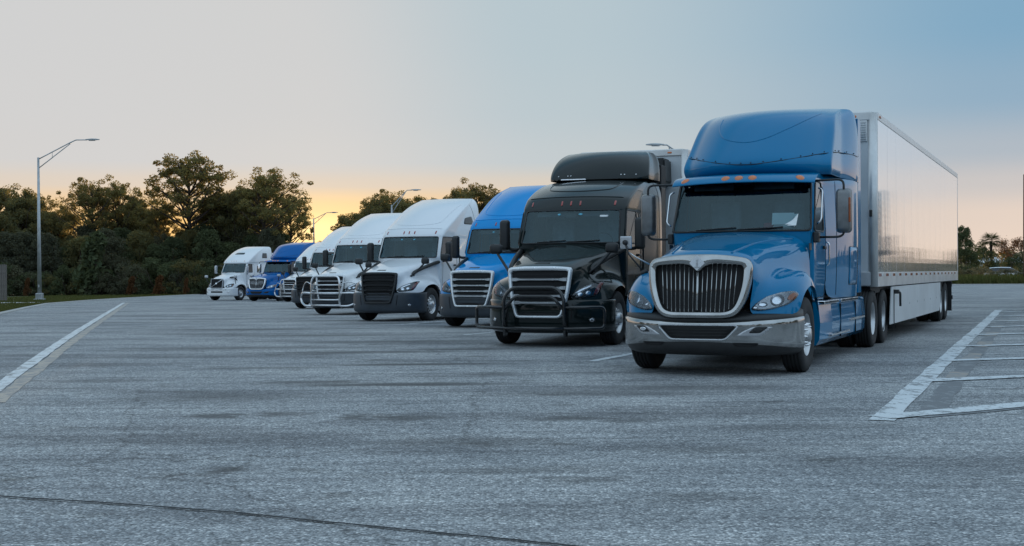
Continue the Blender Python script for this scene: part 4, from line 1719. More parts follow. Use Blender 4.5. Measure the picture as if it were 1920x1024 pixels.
def mirror_unit(root, x, y, z, w, h, mat, arms, armmat, arm_r=.018, lamp=False):
    s = 1 if x > 0 else -1
    g = []
    bm = bmesh.new()
    add_box(bm, (0, 0, 0), (w, .17, h), .06, 4)
    for v in bm.verts:
        if v.co.y < 0: v.co.x *= .86; v.co.z *= .95
    bmesh.ops.translate(bm, vec=(x, y, z), verts=bm.verts)
    m = obj('mirror', bm_mesh('mirror', bm, True), mat, root)
    box('mirror_glass', (x, y + .088, z), (w * .8, .006, h * .88), M['mirror'], m, .002)
    for a in arms:
        tube('mirror_arm', bend([(p[0] * s if False else p[0], p[1], p[2]) for p in a], .06), arm_r, armmat, m, 8)
    if lamp:
        box('turn_lamp', (x + s * w * .40, y - .055, z + .01), (.03, .05, h * .56), M['brown_lens'], m, .012)
    return m


def pod_mirror(root, x, y, z, arm, mat=None):
    bm = bmesh.new()
    add_box(bm, (0, 0, 0), (.25, .14, .19), .06, 4)
    bmesh.ops.translate(bm, vec=(x, y, z), verts=bm.verts)
    m = obj('hood_mirror', bm_mesh('hood_mirror', bm, True), mat or M['black'], root)
    box('mirror_glass', (x, y + .072, z), (.2, .006, .14), M['mirror'], m, .002)
    tube('mirror_arm', bend(arm, .08), .026, M['black'], m, 8)
    return m


def headlamp(root, skin, outline, side, lamps, amber=None, amber_mat='red', brow=None, dark='gloss_black'):
    ol = outline if side > 0 else mirror_pts(outline)
    sx = 1 if side > 0 else -1
    h = patch('headlight', skin, ol, 'front', .008, M[dark], root, .025, 5, .04)
    for (x, z, rx, rz) in [(abs(q[0]),) + tuple(q[1:]) for q in lamps]:
        o = [(x * sx + rx * math.cos(t), z + rz * math.sin(t)) for t in np.linspace(0, 2 * math.pi, 18, endpoint=False)]
        ring = [(x * sx + rx * 1.12 * math.cos(t), z + rz * 1.12 * math.sin(t)) for t in np.linspace(0, 2 * math.pi, 18, endpoint=False)]
        patch('lamp_ring', skin, ring, 'front', .0105, M['alu'], h, .015, 3, .01)
        patch('lamp', skin, o, 'front', .013, M['reflector'], h, .012, 3, .01, .006)
    if amber: patch('side_reflector', skin, amber if side > 0 else mirror_pts(amber), 'front', .014, M[amber_mat], h, .02, 3, .02)
    if brow: patch('running_light', skin, brow if side > 0 else mirror_pts(brow), 'front', .015, M['reflector'], h, .02, 3, .02)
    patch('lens', skin, ol, 'front', .020, M['lens'], h, .025, 5, .012, .006)
    return h


def bumper_grid(xs, ys, levels, flare=0, zc=.6):
    rows = []
    for (z, dy, sc) in levels:
        rows.append([(x * sc, y + dy, z + (z - zc) * flare * (x / 1.235) ** 2) for x, y in zip(xs, ys)])
    return rows


def oval(x, z, rx, rz, n=16):
    return [(x + rx * math.cos(t), z + rz * math.sin(t)) for t in np.linspace(0, 2 * math.pi, n, endpoint=False)]


def bull_bar(root, mat, style):
    bb = tube('bull_bar', bend([(-.58, -1.34, .28), (-.58, -1.5, .42), (-.58, -1.5, .92), (-.42, -1.48, 1.10), (.42, -1.48, 1.10), (.58, -1.5, .92), (.58, -1.5, .42), (.58, -1.34, .28)], .12, 5), .034, mat, root, 10) if style == 'black' else \
        tube('bull_bar', bend([(-.60, -1.34, .28), (-.60, -1.5, .40), (-.60, -1.5, 1.22), (-.52, -1.47, 1.42), (.52, -1.47, 1.42), (.60, -1.5, 1.22), (.60, -1.5, .40), (.60, -1.34, .28)], .14, 5), .038, mat, root, 10)
    if style == 'black':
        tube('crossbar', bend([(-.57, -1.5, .70), (-.36, -1.52, .94), (.36, -1.52, .94), (.57, -1.5, .70)], .1, 5), .03, mat, bb, 10)
        tube('crossbar', [(-.58, -1.5, .36), (0, -1.53, .36), (.58, -1.5, .36)], .03, mat, bb, 10)
        for s in (-1, 1):
            tube('side_loop', bend([(s * .58, -1.5, .74), (s * 1.0, -1.36, .74), (s * 1.24, -1.18, .74), (s * 1.24, -1.18, .36), (s * 1.0, -1.36, .36), (s * .58, -1.5, .36)], .09, 5), .03, mat, bb, 10)
            box('upright', (s * .58, -1.42, .52), (.05, .14, .62), mat, bb, .015)
    else:
        for z, r in ((1.10, .026), (.80, .04), (.56, .032), (.36, .036)):
            tube('crossbar', [(-.60, -1.5, z), (0, -1.54, z), (.60, -1.5, z)], r, mat, bb, 10)
        for s in (-1, 1):
            tube('side_loop', bend([(s * .60, -1.5, .80), (s * .98, -1.38, .82), (s * 1.16, -1.26, .80), (s * 1.28, -1.14, .62), (s * 1.18, -1.24, .46), (s * .92, -1.42, .34), (s * .60, -1.5, .34)], .1, 5), .038, mat, bb, 10)
            tube('headlight_guard', bend([(s * .60, -1.5, 1.12), (s * .86, -1.38, 1.22), (s * 1.06, -1.22, 1.18), (s * 1.18, -1.14, 1.02), (s * 1.2, -1.2, .78)], .12, 5), .018, mat, bb, 8)
    return bb


def seams_side(root, doors, skin, y0, y1, z0, z1):
    for k, ax in enumerate(('right', 'left')):
        L = rounded([(y0, z0), (y1, z0), (y1, z1), (y0 + (z1 - 1.95) * .45 + .06, z1), (y0 + .02, 1.9)], [.1, .1, .12, .12, .2], 3)
        pts = []
        for q in resample(L, 70):
            h, _ = skin.hit(q[0], q[1], ax)
            if h: pts.append(h)
        if len(pts) > 10: tube('door_gap', pts, .006, M['dark'], doors[k], 5, closed=True)
        s = 1 if ax == 'right' else -1
        h, _ = skin.hit(y1 - .16, 1.72, ax)
        if h: box('handle', (h.x + s * .02, y1 - .16, 1.72), (.035, .15, .05), M['black'], doors[k], .012)


def cascadia(name, body, bumper, frame, slats, roof='high', visor=None, yr=3.5):
    root = empty(name)
    sy = [.9, 1.0, 1.55, 1.66, 1.82, 2.3, 2.9, 3.42]
    lowr = [(.92, .42, .30, .98, 1.09, 1.2, yr), (1.4, .42, .30, .99, 1.115, 1.22, yr), (1.86, .38, .30, 1.01, 1.12, 1.22, yr),
            (1.95, .38, .26, 1.01, 1.11, 1.22, yr), (2.60, .68, .20, .965, 1.075, 1.21, yr), (2.66, .68, .21, .99, 1.085, 1.21, yr), (2.84, .80, .28, .99, 1.09, 1.205, yr), (2.875, .84, .30, .98, 1.09, 1.205, yr)]
    if roof == 'high':
        up = [(3.15, 1.22, .42, .97, 1.10, 1.195, yr), (3.45, 1.62, .52, .95, 1.10, 1.175, yr), (3.70, 2.12, .55, .92, 1.07, 1.13, yr), (3.86, 2.7, .42, .88, 1.0, 1.05, yr - .02), (3.925, 3.1, .2, .82, .92, .96, yr - .06)]
    else:
        up = [(3.06, 1.18, .40, .97, 1.09, 1.19, yr), (3.20, 1.62, .45, .95, 1.07, 1.15, yr), (3.30, 2.2, .4, .9, 1.02, 1.09, yr), (3.34, 2.7, .3, .85, .94, 1.0, yr - .05)]
    cab, ws, doors = build_cab(root, lowr + up, sy, 3, body)
    hood = obj('hood', subdiv(grid_half('hood', CASC), 3), body, root)
    xs = [0, .3, .5, .66, .9, 1.08, 1.19, 1.225, 1.225]
    ys = [-1.25, -1.24, -1.22, -1.18, -1.05, -.87, -.67, -.52, -.40]
    bump = obj('bumper', subdiv(grid_half('bumper', bumper_grid(xs, ys, [(.885, .16, .97), (.875, .03, .995), (.84, .0, 1), (.56, 0, 1.0), (.36, .015, 1.0), (.285, .06, .985), (.255, .2, .95)])), 2), bumper, root)
    sk = Skin(hood, bump)
    skc = Skin(cab, *doors)
    gy = lambda x, z: lerp(-1.285, -1.185, (z - .55) / .92) + .13 * x * x
    outer = rounded([(-.63, 1.465), (-.3, 1.49), (.3, 1.49), (.63, 1.465), (.585, 1.05), (.53, .80), (.44, .54), (-.44, .54), (-.53, .80), (-.585, 1.05)], [.06, .1, .1, .06, .1, .1, .05, .05, .1, .1], 3)
    inner = rounded([(-.555, 1.40), (-.3, 1.41), (.3, 1.41), (.555, 1.40), (.515, 1.05), (.468, .80), (.41, .585), (-.41, .585), (-.468, .80), (-.515, 1.05)], [.03, .1, .1, .03, .1, .1, .04, .04, .1, .1], 3)
    g = panel('grille', outer, gy, .03, M['dark'], root)
    ring_frame('grille_frame', outer, inner, gy, .035, frame, g)
    for z, hw in ((1.245, .535), (1.09, .515), (.945, .495), (.82, .47)):
        slat(g, z, -hw, hw, gy, .036, slats, .03, .035)
    for z in (1.325, 1.165, 1.015, .88, .72, .64):
        slat(g, z, -.46 if z > .8 else -.42, .46 if z > .8 else .42, gy, .05 if z > .8 else .012, M['dark'], 0, -.016)
    # hood badge slot
    patch('hood_vent', sk, rounded([(-.16, 1.535), (.16, 1.535), (.14, 1.56), (-.14, 1.56)], .008, 2), 'front', .006, M['black'], hood, .02, 3, .01)
    out = [(.565, .895), (.60, .97), (.70, 1.06), (.86, 1.15), (1.02, 1.225), (1.07, 1.20), (1.045, 1.03), (1.0, .945), (.78, .905)]
    for s in (-1, 1):
        headlamp(root, sk, rounded(out, .03, 2), s, [(.74 * s, .975, .055, .042), (.87 * s, 1.0, .052, .045)], [(.955, .97), (1.0, .96), (1.04, 1.05), (1.06, 1.18), (1.01, 1.19), (.97, 1.06)], 'red',
                 [(.63, .975), (.71, 1.045), (.86, 1.13), (.95, 1.17), (.93, 1.13), (.80, 1.06), (.70, 1.0)])
        # black trim running up the hood side, with the mirror pod on it
        V = [(s * .80, -.50, 1.40), (s * .83, -.40, 1.50), (s * .93, .1, 1.66), (s * 1.0, .5, 1.76), (s * 1.06, .82, 1.83)]
        pod_mirror(root, s * 1.16, -.38, 1.83, [(s * .78, -.62, 1.36), (s * .92, -.5, 1.5), (s * 1.12, -.40, 1.74), (s * 1.15, -.38, 1.8)])
        tube('hood_trim', catmull(V, 4), .055, M['black'], hood, 8)
        mirror_unit(root, s * 1.40, .72, 2.13, .21, .62, M['black'], [[(s * 1.08, .92, 1.84), (s * 1.28, .82, 1.84), (s * 1.38, .74, 1.9)]], M['black'], .035)
        patch('fog_light', sk, oval(s * .95, .5, .055, .045), 'front', .006, M['lens'], bump, .02, 3, .02)
        patch('fog_light', sk, oval(s * .95, .5, .035, .03), 'front', .010, M['reflector'], bump, .02, 3, .02)
        seam('bumper_joint', sk, [(s * .64, .80), (s * .62, .62), (s * .60, .5)], 'front', M['dark'], bump, .012)
        # fairing behind the sleeper
        box('side_extender', (s * 1.155, yr + .10, 2.05), (.035, .36, 2.3), M['black'], root, .015)
        box('grab_handle', (s * 1.14, 2.0, 1.7), (.03, .03, .7), M['black'], root, .01)
    for x in (-.86, -.19, 0, .19, .86):
        patch('marker_light', skc, rounded([(x - .016, 2.695), (x + .016, 2.695), (x + .016, 2.79), (x - .016, 2.79)], .012, 2), 'front', .012, M['red'], cab, .01, 3, .02)
    seam('roof_crease', skc, [(-.97, 2.86), (-.6, 2.872), (0, 2.878), (.6, 2.872), (.97, 2.86)], 'front', body, cab, .016)
    if roof == 'high':
        seam('roof_crease', skc, [(-.88, 3.7), (-.84, 3.3), (-.76, 3.06), (-.4, 2.99), (0, 2.975), (.4, 2.99), (.76, 3.06), (.84, 3.3), (.88, 3.7)], 'front', body, cab, .013)
    else:
        seam('roof_crease', skc, [(-.74, 3.24), (-.70, 3.10), (-.55, 3.03), (0, 3.0), (.55, 3.03), (.70, 3.10), (.74, 3.24)], 'front', body, cab, .014)
    # camera pod and toll tag behind the top of the windshield
    skw = Skin(ws)
    h_, _ = skw.hit(0, 2.5, 'front')
    if h_: box('camera_pod', (0, h_.y + .09, 2.49), (.24, .08, .10), M['black'], cab, .02)
    patch('toll_tag', skw, rounded([(.60, 2.46), (.76, 2.46), (.76, 2.50), (.60, 2.50)], .01, 2), 'front', .004, M['paper'], cab, .02, 2, .004) if roof == 'mid' else None
    patch('sticker', skw, oval(-.22, 2.52, .035, .02), 'front', .004, M['sticker'], cab, .02, 2, .004)
    patch('sticker', skw, oval(.22, 2.52, .045, .02), 'front', .004, M['sticker'], cab, .02, 2, .004)
    seams_side(root, doors, skc, .86, 1.84, .96, 2.60)
    for ax in ('right', 'left'):
        seam('roof_joint', skc, [(3.08, 1.1), (3.08, 2.0), (3.06, 2.9), (2.98, 3.4), (2.9, 3.7)], ax, M['dark'], cab, .006)
        if roof == 'high':
            patch('sleeper_window', skc, rounded([(2.35, 3.05), (2.95, 3.05), (2.85, 3.32), (2.45, 3.25)], .06, 3), ax, .006, M['silver'] if False else M['gloss_black'], cab, .04, 4, .02)
    if visor:
        vis = []
        for (dy, z) in ((-.02, 2.56), (-.12, 2.50), (-.10, 2.60), (.02, 2.70)):
            vis.append([(x, .74 + .25 * (x / .98) ** 2 + dy, z) for x in (0, .35, .7, .9, 1.0)])
        v = obj('sun_visor_outside', thicken(subdiv(grid_half('visor', vis), 2), .01), M[visor], root)
        v.name = 'visor'
    if roof == 'mid':
        fr = [(3.33, 2.36, .22, 1.0, 1.08, 1.12, 3.62), (3.40, 2.36, .22, 1.01, 1.09, 1.12, 3.62), (3.55, 2.42, .24, 1.0, 1.08, 1.12, 3.64), (3.74, 2.56, .28, .95, 1.04, 1.10, 3.66), (3.88, 2.76, .30, .87, .97, 1.04, 3.66), (3.955, 3.0, .25, .76, .88, .96, 3.62)]
        f = obj('roof_fairing', subdiv(loft(fr, [2.75, 2.8, 2.95, 3.05, 3.15, 3.3, 3.4, 3.56], 2.7, lambda k, c, s: 'cab')['cab'], 2), body, root)
        skf = Skin(f)
        for x in (-.62, -.55, .55, .62, -.85, .85):
            patch('bolt', skf, oval(x, 3.42, .014, .014, 8), 'front', .008, M['alu'], f, .02, 2, .01)
        box('sky_gap_strip', (-.45, 2.32, 3.33), (.55, .05, .03), M['amber'] if False else M['reflector'], root, .01)  # bright strip added for the sky seen through the gap under the fairing
        for s in (-1, 1):
            box('fairing_panel', (s * 1.10, 3.80, 2.75), (.05, .42, 1.9), M['steel'], root, .02)
    chassis(root, 5.3, 6.6, body, .80, 4.3, False)
    return root, sk, g


def prostar(name, body, hero):
    root = empty(name)
    yr = 4.4
    sy = [1.2, 1.3, 1.80, 1.91, 2.06, 2.7, 3.5, 4.32]
    rings = [(.95, .85, .28, .97, 1.04, 1.2, yr), (1.4, .85, .28, .98, 1.06, 1.225, yr), (1.87, .82, .28, 1.0, 1.055, 1.23, yr),
             (1.955, .80, .30, 1.03, 1.06, 1.23, yr), (2.69, 1.16, .24, .975, 1.02, 1.225, yr), (2.755, 1.19, .24, .98, 1.02, 1.225, yr), (2.81, 1.45, .25, .94, 1.0, 1.222, yr), (2.87, 1.8, .2, .9, .97, 1.218, yr), (2.91, 2.1, .2, .85, .90, 1.16, yr - .05)]
    cab, ws, doors = build_cab(root, rings, sy, 3, body)
    fr = [(2.83, 1.54, .55, .98, 1.13, 1.225, yr), (2.88, 1.44, .58, 1.0, 1.15, 1.235, yr), (2.98, 1.38, .60, 1.01, 1.155, 1.24, yr), (3.08, 1.44, .62, 1.0, 1.15, 1.24, yr), (3.3, 1.65, .64, .985, 1.13, 1.235, yr),
          (3.55, 1.90, .64, .96, 1.11, 1.22, yr), (3.76, 2.16, .62, .92, 1.07, 1.20, yr), (3.88, 2.5, .6, .89, 1.03, 1.18, yr), (3.975, 3.1, .5, .86, .99, 1.15, yr - .02), (4.05, 3.8, .25, .84, .94, 1.08, yr - .06)]
    fair = obj('roof_fairing', subdiv(loft(fr, [2.2, 2.3, 2.6, 2.8, 3.0, 3.3, 3.8, 4.32], 2.1, lambda k, c, s: 'cab')['cab'], 2), body, root)
    skf = Skin(fair)
    pts = []
    for x, z in ((-.95, 3.13), (-.8, 3.085), (-.5, 3.02), (-.2, 2.975), (0, 2.965), (.2, 2.975), (.5, 3.02), (.8, 3.085), (.95, 3.13)):
        h, _ = skf.hit(x, z, 'front')
        if h: pts.append(h)
    right = [skf.hit(y, z, 'right')[0] for y, z in ((2.3, 3.17), (2.8, 3.21), (3.4, 3.235), (3.9, 3.235), (4.3, 3.21))]
    left = [Vector((-p.x, p.y, p.z)) for p in right]
    line = catmull(left[::-1] + pts + right, 5)
    tube('fairing_seam', line, .0065, M['dark'], fair, 6)
    seam('face_crease', skf, [(-.62, 3.78), (-.60, 3.6), (-.45, 3.42), (-.1, 3.33), (.2, 3.38), (.5, 3.55), (.72, 3.72), (.85, 3.85)], 'front', body, fair, .009, 10)
    for k in range(3, len(line), 4):
        p = line[k]
        n_ = Vector((p.x * .4, -1 if abs(p.x) < 1 else -.2, .3)).normalized()
        bm = bmesh.new()
        bmesh.ops.create_icosphere(bm, subdivisions=1, radius=.011 if k % 16 else .02, matrix=Matrix.Translation(p + n_ * .006 + Vector((0, 0, .022))))
        obj('bolt', bm_mesh('bolt', bm), M['dark'], fair)
    hood = obj('hood', subdiv(grid_half('hood', PRO), 3), body, root)
    for s in (-1, 1):       # raised creases running back along the hood
        sk0 = Skin(hood)
        seam('hood_crease', sk0, [(s * .40, -1.0), (s * .46, -.5), (s * .56, 0), (s * .72, .5), (s * .82, .85)], 'top', body, hood, .016)
    xs = [0, .3, .55, .72, .92, 1.08, 1.18, 1.225, 1.235]
    ys = [-1.27, -1.26, -1.22, -1.17, -1.05, -.89, -.72, -.56, -.44]
    low = obj('valance', subdiv(grid_half('valance', bumper_grid(xs, ys, [(.50, .03, .985), (.44, .02, .985), (.36, .03, .98), (.30, .08, .96), (.27, .22, .93)])), 2), M['black'], root)
    bump = obj('bumper', subdiv(grid_half('bumper', bumper_grid(xs, ys, [(.725, .10, .97), (.715, .01, .997), (.69, -.012, 1.002), (.60, -.005, 1.0), (.50, 0, 1.0), (.455, .005, .998), (.44, .05, .98)], .5)), 2), M['chrome_worn'] if hero else body, root)
    trim = obj('bumper_top', subdiv(grid_half('bumper_top', bumper_grid(xs, ys, [(.83, .20, .95), (.80, .08, .975), (.77, .03, .985), (.72, .02, .985), (.69, .06, .97)], .22)), 2), M['black'] if hero else body, root)
    sk = Skin(hood, bump, trim, low)
    skb = Skin(bump, low)
    skc = Skin(cab, *doors)
    gy = lambda x, z: lerp(-1.25, -1.16, (z - .80) / .75) + .17 * x * x
    outer = rounded([(-.70, 1.535), (-.3, 1.60), (.3, 1.60), (.70, 1.535), (.69, 1.2), (.60, .90), (.46, .765), (-.46, .765), (-.60, .90), (-.69, 1.2)], [.13, .2, .2, .13, .2, .15, .16, .16, .15, .2], 5)
    inner = rounded([(-.59, 1.45), (-.22, 1.47), (-.10, 1.45), (0, 1.35), (.10, 1.45), (.22, 1.47), (.59, 1.45), (.58, 1.2), (.50, .93), (.41, .85), (-.41, .85), (-.50, .93), (-.58, 1.2)], [.05, .05, .06, .02, .06, .05, .05, .2, .12, .12, .12, .12, .2], 4)
    g = panel('grille', outer, gy, .05, M['dark'], root)
    ring_frame('grille_frame', outer, inner, gy, .055, M['chrome_worn'] if hero else M['chrome'], g, 96)

    def inside_z(x):
        ax = abs(x)
        lo = .85 if ax < .39 else (.85 + (ax - .39) * .7 if ax < .50 else .93 + (ax - .50) * 3.4)
        hi = 1.46 if ax > .16 else 1.355 + ax * .6
        return lo, hi
    nb = 9
    V, F = tube_data([(0, 0, 0), (0, 0, 1)], .0085, 6)
    for k in range(1, nb):
        for s in (-1, 1):
            x = s * k * .063
            lo, hi = inside_z(x)
            xb = x * .93
            Vb, Fb = tube_data([(xb, gy(xb, lo) - .005, lo), (x, gy(x, hi) - .005, hi)], .0068, 6)
            obj('grille_bar', mesh_from('grille_bar', Vb, Fb), M['chrome_worn'] if hero else M['chrome'], g)
    Vb, Fb = tube_data([(0, gy(0, .87) - .02, .87), (0, gy(0, 1.1) - .022, 1.1), (0, gy(0, 1.36) - .025, 1.36)], [.016, .016, .022], 8)
    obj('grille_bar', mesh_from('grille_bar', Vb, Fb), M['chrome_worn'] if hero else M['chrome'], g)
    # diamond emblem
    em = panel('emblem', [(-.105, 1.485), (0, 1.59), (.105, 1.485), (0, 1.385)], gy, -.075, M['silver'], g, 2)
    bm = bmesh.new()
    for (x0, z0, w, h) in ((0, 1.465, .022, .06), (0, 1.52, .024, .024), (0, 1.43, .07, .014)):
        add_box(bm, (x0, gy(0, z0) - .08, z0), (w, .012, h), .003)
    obj('emblem_mark', bm_mesh('emblem_mark', bm), M['silver'], em)
    out = [(.66, .875), (.72, .955), (.84, 1.045), (1.0, 1.10), (1.13, 1.115), (1.185, 1.08), (1.16, 1.0), (1.08, .935), (.92, .885), (.78, .862)]
    for s in (-1, 1):
        headlamp(root, sk, rounded(out, .03, 3), s, [(.965 * s, .995, .072, .07), (.80 * s, .94, .055, .03), (.72 * s, .90, .03, .02)], [(1.09, 1.06), (1.13, 1.095), (1.175, 1.07), (1.15, 1.01), (1.10, .985), (1.07, 1.01)], 'amber', None, 'lamp_inner')
        # bright wing-shaped trims round the fog lamps
        patch('fog_recess', skb, [(q[0] * s, q[1]) for q in rounded([(.50, .535), (.80, .535), (.955, .655), (.72, .655), (.60, .60)], .025, 3)][::s], 'front', .004, M['silver'] if hero else M['black'], bump, .02, 4, .02)
        fo = patch('fog_lamp_housing', skb, [(q[0] * s, q[1]) for q in rounded([(.66, .575), (.80, .575), (.90, .655), (.74, .655)], .02, 3)][::s], 'front', .009, M['black'], bump, .02, 3, .02)
        patch('fog_lamp', skb, oval(s * .775, .612, .05, .025), 'front', .014, M['reflector'] if s < 0 else M['black'], fo, .015, 3, .01)
        ar = [(s * 1.0, 1.3, 2.68), (s * 1.41, 1.27, 2.69), (s * 1.47, 1.25, 2.65), (s * 1.47, 1.25, 2.4)]
        al = [(s * 1.06, 1.28, 1.86), (s * 1.41, 1.26, 1.86), (s * 1.47, 1.25, 1.9), (s * 1.47, 1.25, 2.0)]
        mirror_unit(root, s * 1.47, 1.25, 2.235, .23, .64, M['mirror_shell'] if hero else M['chrome'], [ar, al], M['black'], .017, hero and s > 0)
        box('mirror_bracket', (s * 1.09, 1.22, 1.86), (.08, .16, .16), M['black'], root, .02)
        if hero:
            tube('grab_handle', bend([(s * 1.09, 1.22, 2.05), (s * 1.16, 1.2, 2.1), (s * 1.15, 1.35, 2.55), (s * 1.09, 1.38, 2.58)], .05), .014, M['chrome'], root, 8)
            tube('door_pull', bend([(s * 1.11, 1.86, 1.45), (s * 1.15, 1.86, 1.48), (s * 1.15, 1.86, 1.78), (s * 1.11, 1.86, 1.8)], .03), .014, M['chrome'], root, 8)
        else:
            pod_mirror(root, s * 1.1, -.2, 1.72, [(s * .98, -.1, 1.36), (s * 1.08, -.16, 1.55), (s * 1.1, -.2, 1.66)], M['silver'])
        box('side_extender', (s * 1.175, yr + .06, 2.45), (.035, .30, 2.9), body, root, .012)
        if hero and s < 0:
            fm = box('hood_mirror', (-1.36, -.12, 1.79), (.17, .05, .18), M['silver'], root, .015)
            tube('mirror_knob', [(-1.36, -.175, 1.79), (-1.36, -.14, 1.79)], [.035, .04], M['black'], fm, 12)
            tube('mirror_arm', [(-1.36, -.16, 1.78), (-1.30, -.17, 1.62), (-1.08, -.18, 1.37)], .013, M['black'], fm, 8)
            tube('mirror_arm', [(-1.33, -.14, 1.66), (-1.22, -.1, 1.58), (-.93, .0, 1.42)], .011, M['alu'], fm, 8)
            tube('foot', [(-1.09, -.18, 1.39), (-1.06, -.18, 1.33)], [.05, .06], M['black'], fm, 12)
        if hero:
            box('fender_badge', (s * 1.035, 1.02, 1.72), (.012, .16, .10), M['black'], root, .003)
    # lower intake
    patch('intake', skb, rounded([(-.52, .665), (.52, .665), (.36, .50), (-.36, .50)], .04, 4), 'front', .006, M['dark'], bump, .03, 4, .02)
    if hero:
        L = rounded([(-.55, .675), (.55, .675), (.375, .485), (-.375, .485)], .05, 4)
        pp = []
        for q in resample(L, 60):
            h, _ = skb.hit(q[0], q[1], 'front')
            if h: pp.append(h + Vector((0, -.006, 0)))
        tube('intake_trim', pp, .013, M['silver'], bump, 6, closed=True)
        for z in (.54, .58, .62):
            V = [skb.hit(x, z, 'front')[0] + Vector((0, -.010, 0)) for x in np.linspace(-.4, .4, 9)]
            tube('intake_bar', V, .004, M['black'], bump, 5)
        # plugs hanging under the bumper
        for s in (-1, 1):
            patch('tow_hole', skb, rounded([(s * .62 - .12, .40), (s * .62 + .12, .40), (s * .62 + .17, .445), (s * .62 - .17, .445)], .02, 2), 'front', .005, M['dark'], low, .02, 3, .01)
    # sun visor over the windshield
    rows = []
    for dy, z in ((.02, 2.675), (-.06, 2.66), (-.04, 2.705), (.10, 2.785), (.26, 2.815)):
        rows.append([(x, .98 + .26 * (x / 1.05) ** 2 + dy, z - .02 * (x / 1.05) ** 2) for x in (0, .35, .7, .92, 1.03, 1.07)])
    v = obj('visor', thicken(subdiv(grid_half('visor', rows), 2), .012), body, root)
    skv = Skin(v)
    for x in (-.86, -.2, 0, .2, .86):
        L = [(x + .062 * math.cos(t), .98 + .26 * (x / 1.05) ** 2 + .03 + .05 * math.sin(t)) for t in np.linspace(0, 6.283, 16, endpoint=False)]
        patch('marker_light', skv, L, 'top', .012, M['amber'], v, .015, 3, .02, .018)
    seams_side(root, doors, skc, 1.12, 2.08, .98, 2.64)
    for ax in ('right', 'left'):
        seam('sleeper_joint', skc, [(2.62, 1.0), (2.62, 1.9), (2.62, 2.75)], ax, M['dark'], cab, .006)
        if hero:
            patch('sleeper_hatch', skc, rounded([(3.35, 1.15), (4.05, 1.15), (4.05, 1.75), (3.35, 1.75)], .06, 3), ax, .006, body, cab, .05, 4, .02)
            seam('hatch_gap', skc, rounded([(3.35, 1.15), (4.05, 1.15), (4.05, 1.75), (3.35, 1.75)], .06, 3), ax, M['dark'], cab, .007, 2, True)
    chassis(root, 5.93, 7.28, body, 1.05, 5.2, hero)
    return root, sk, g


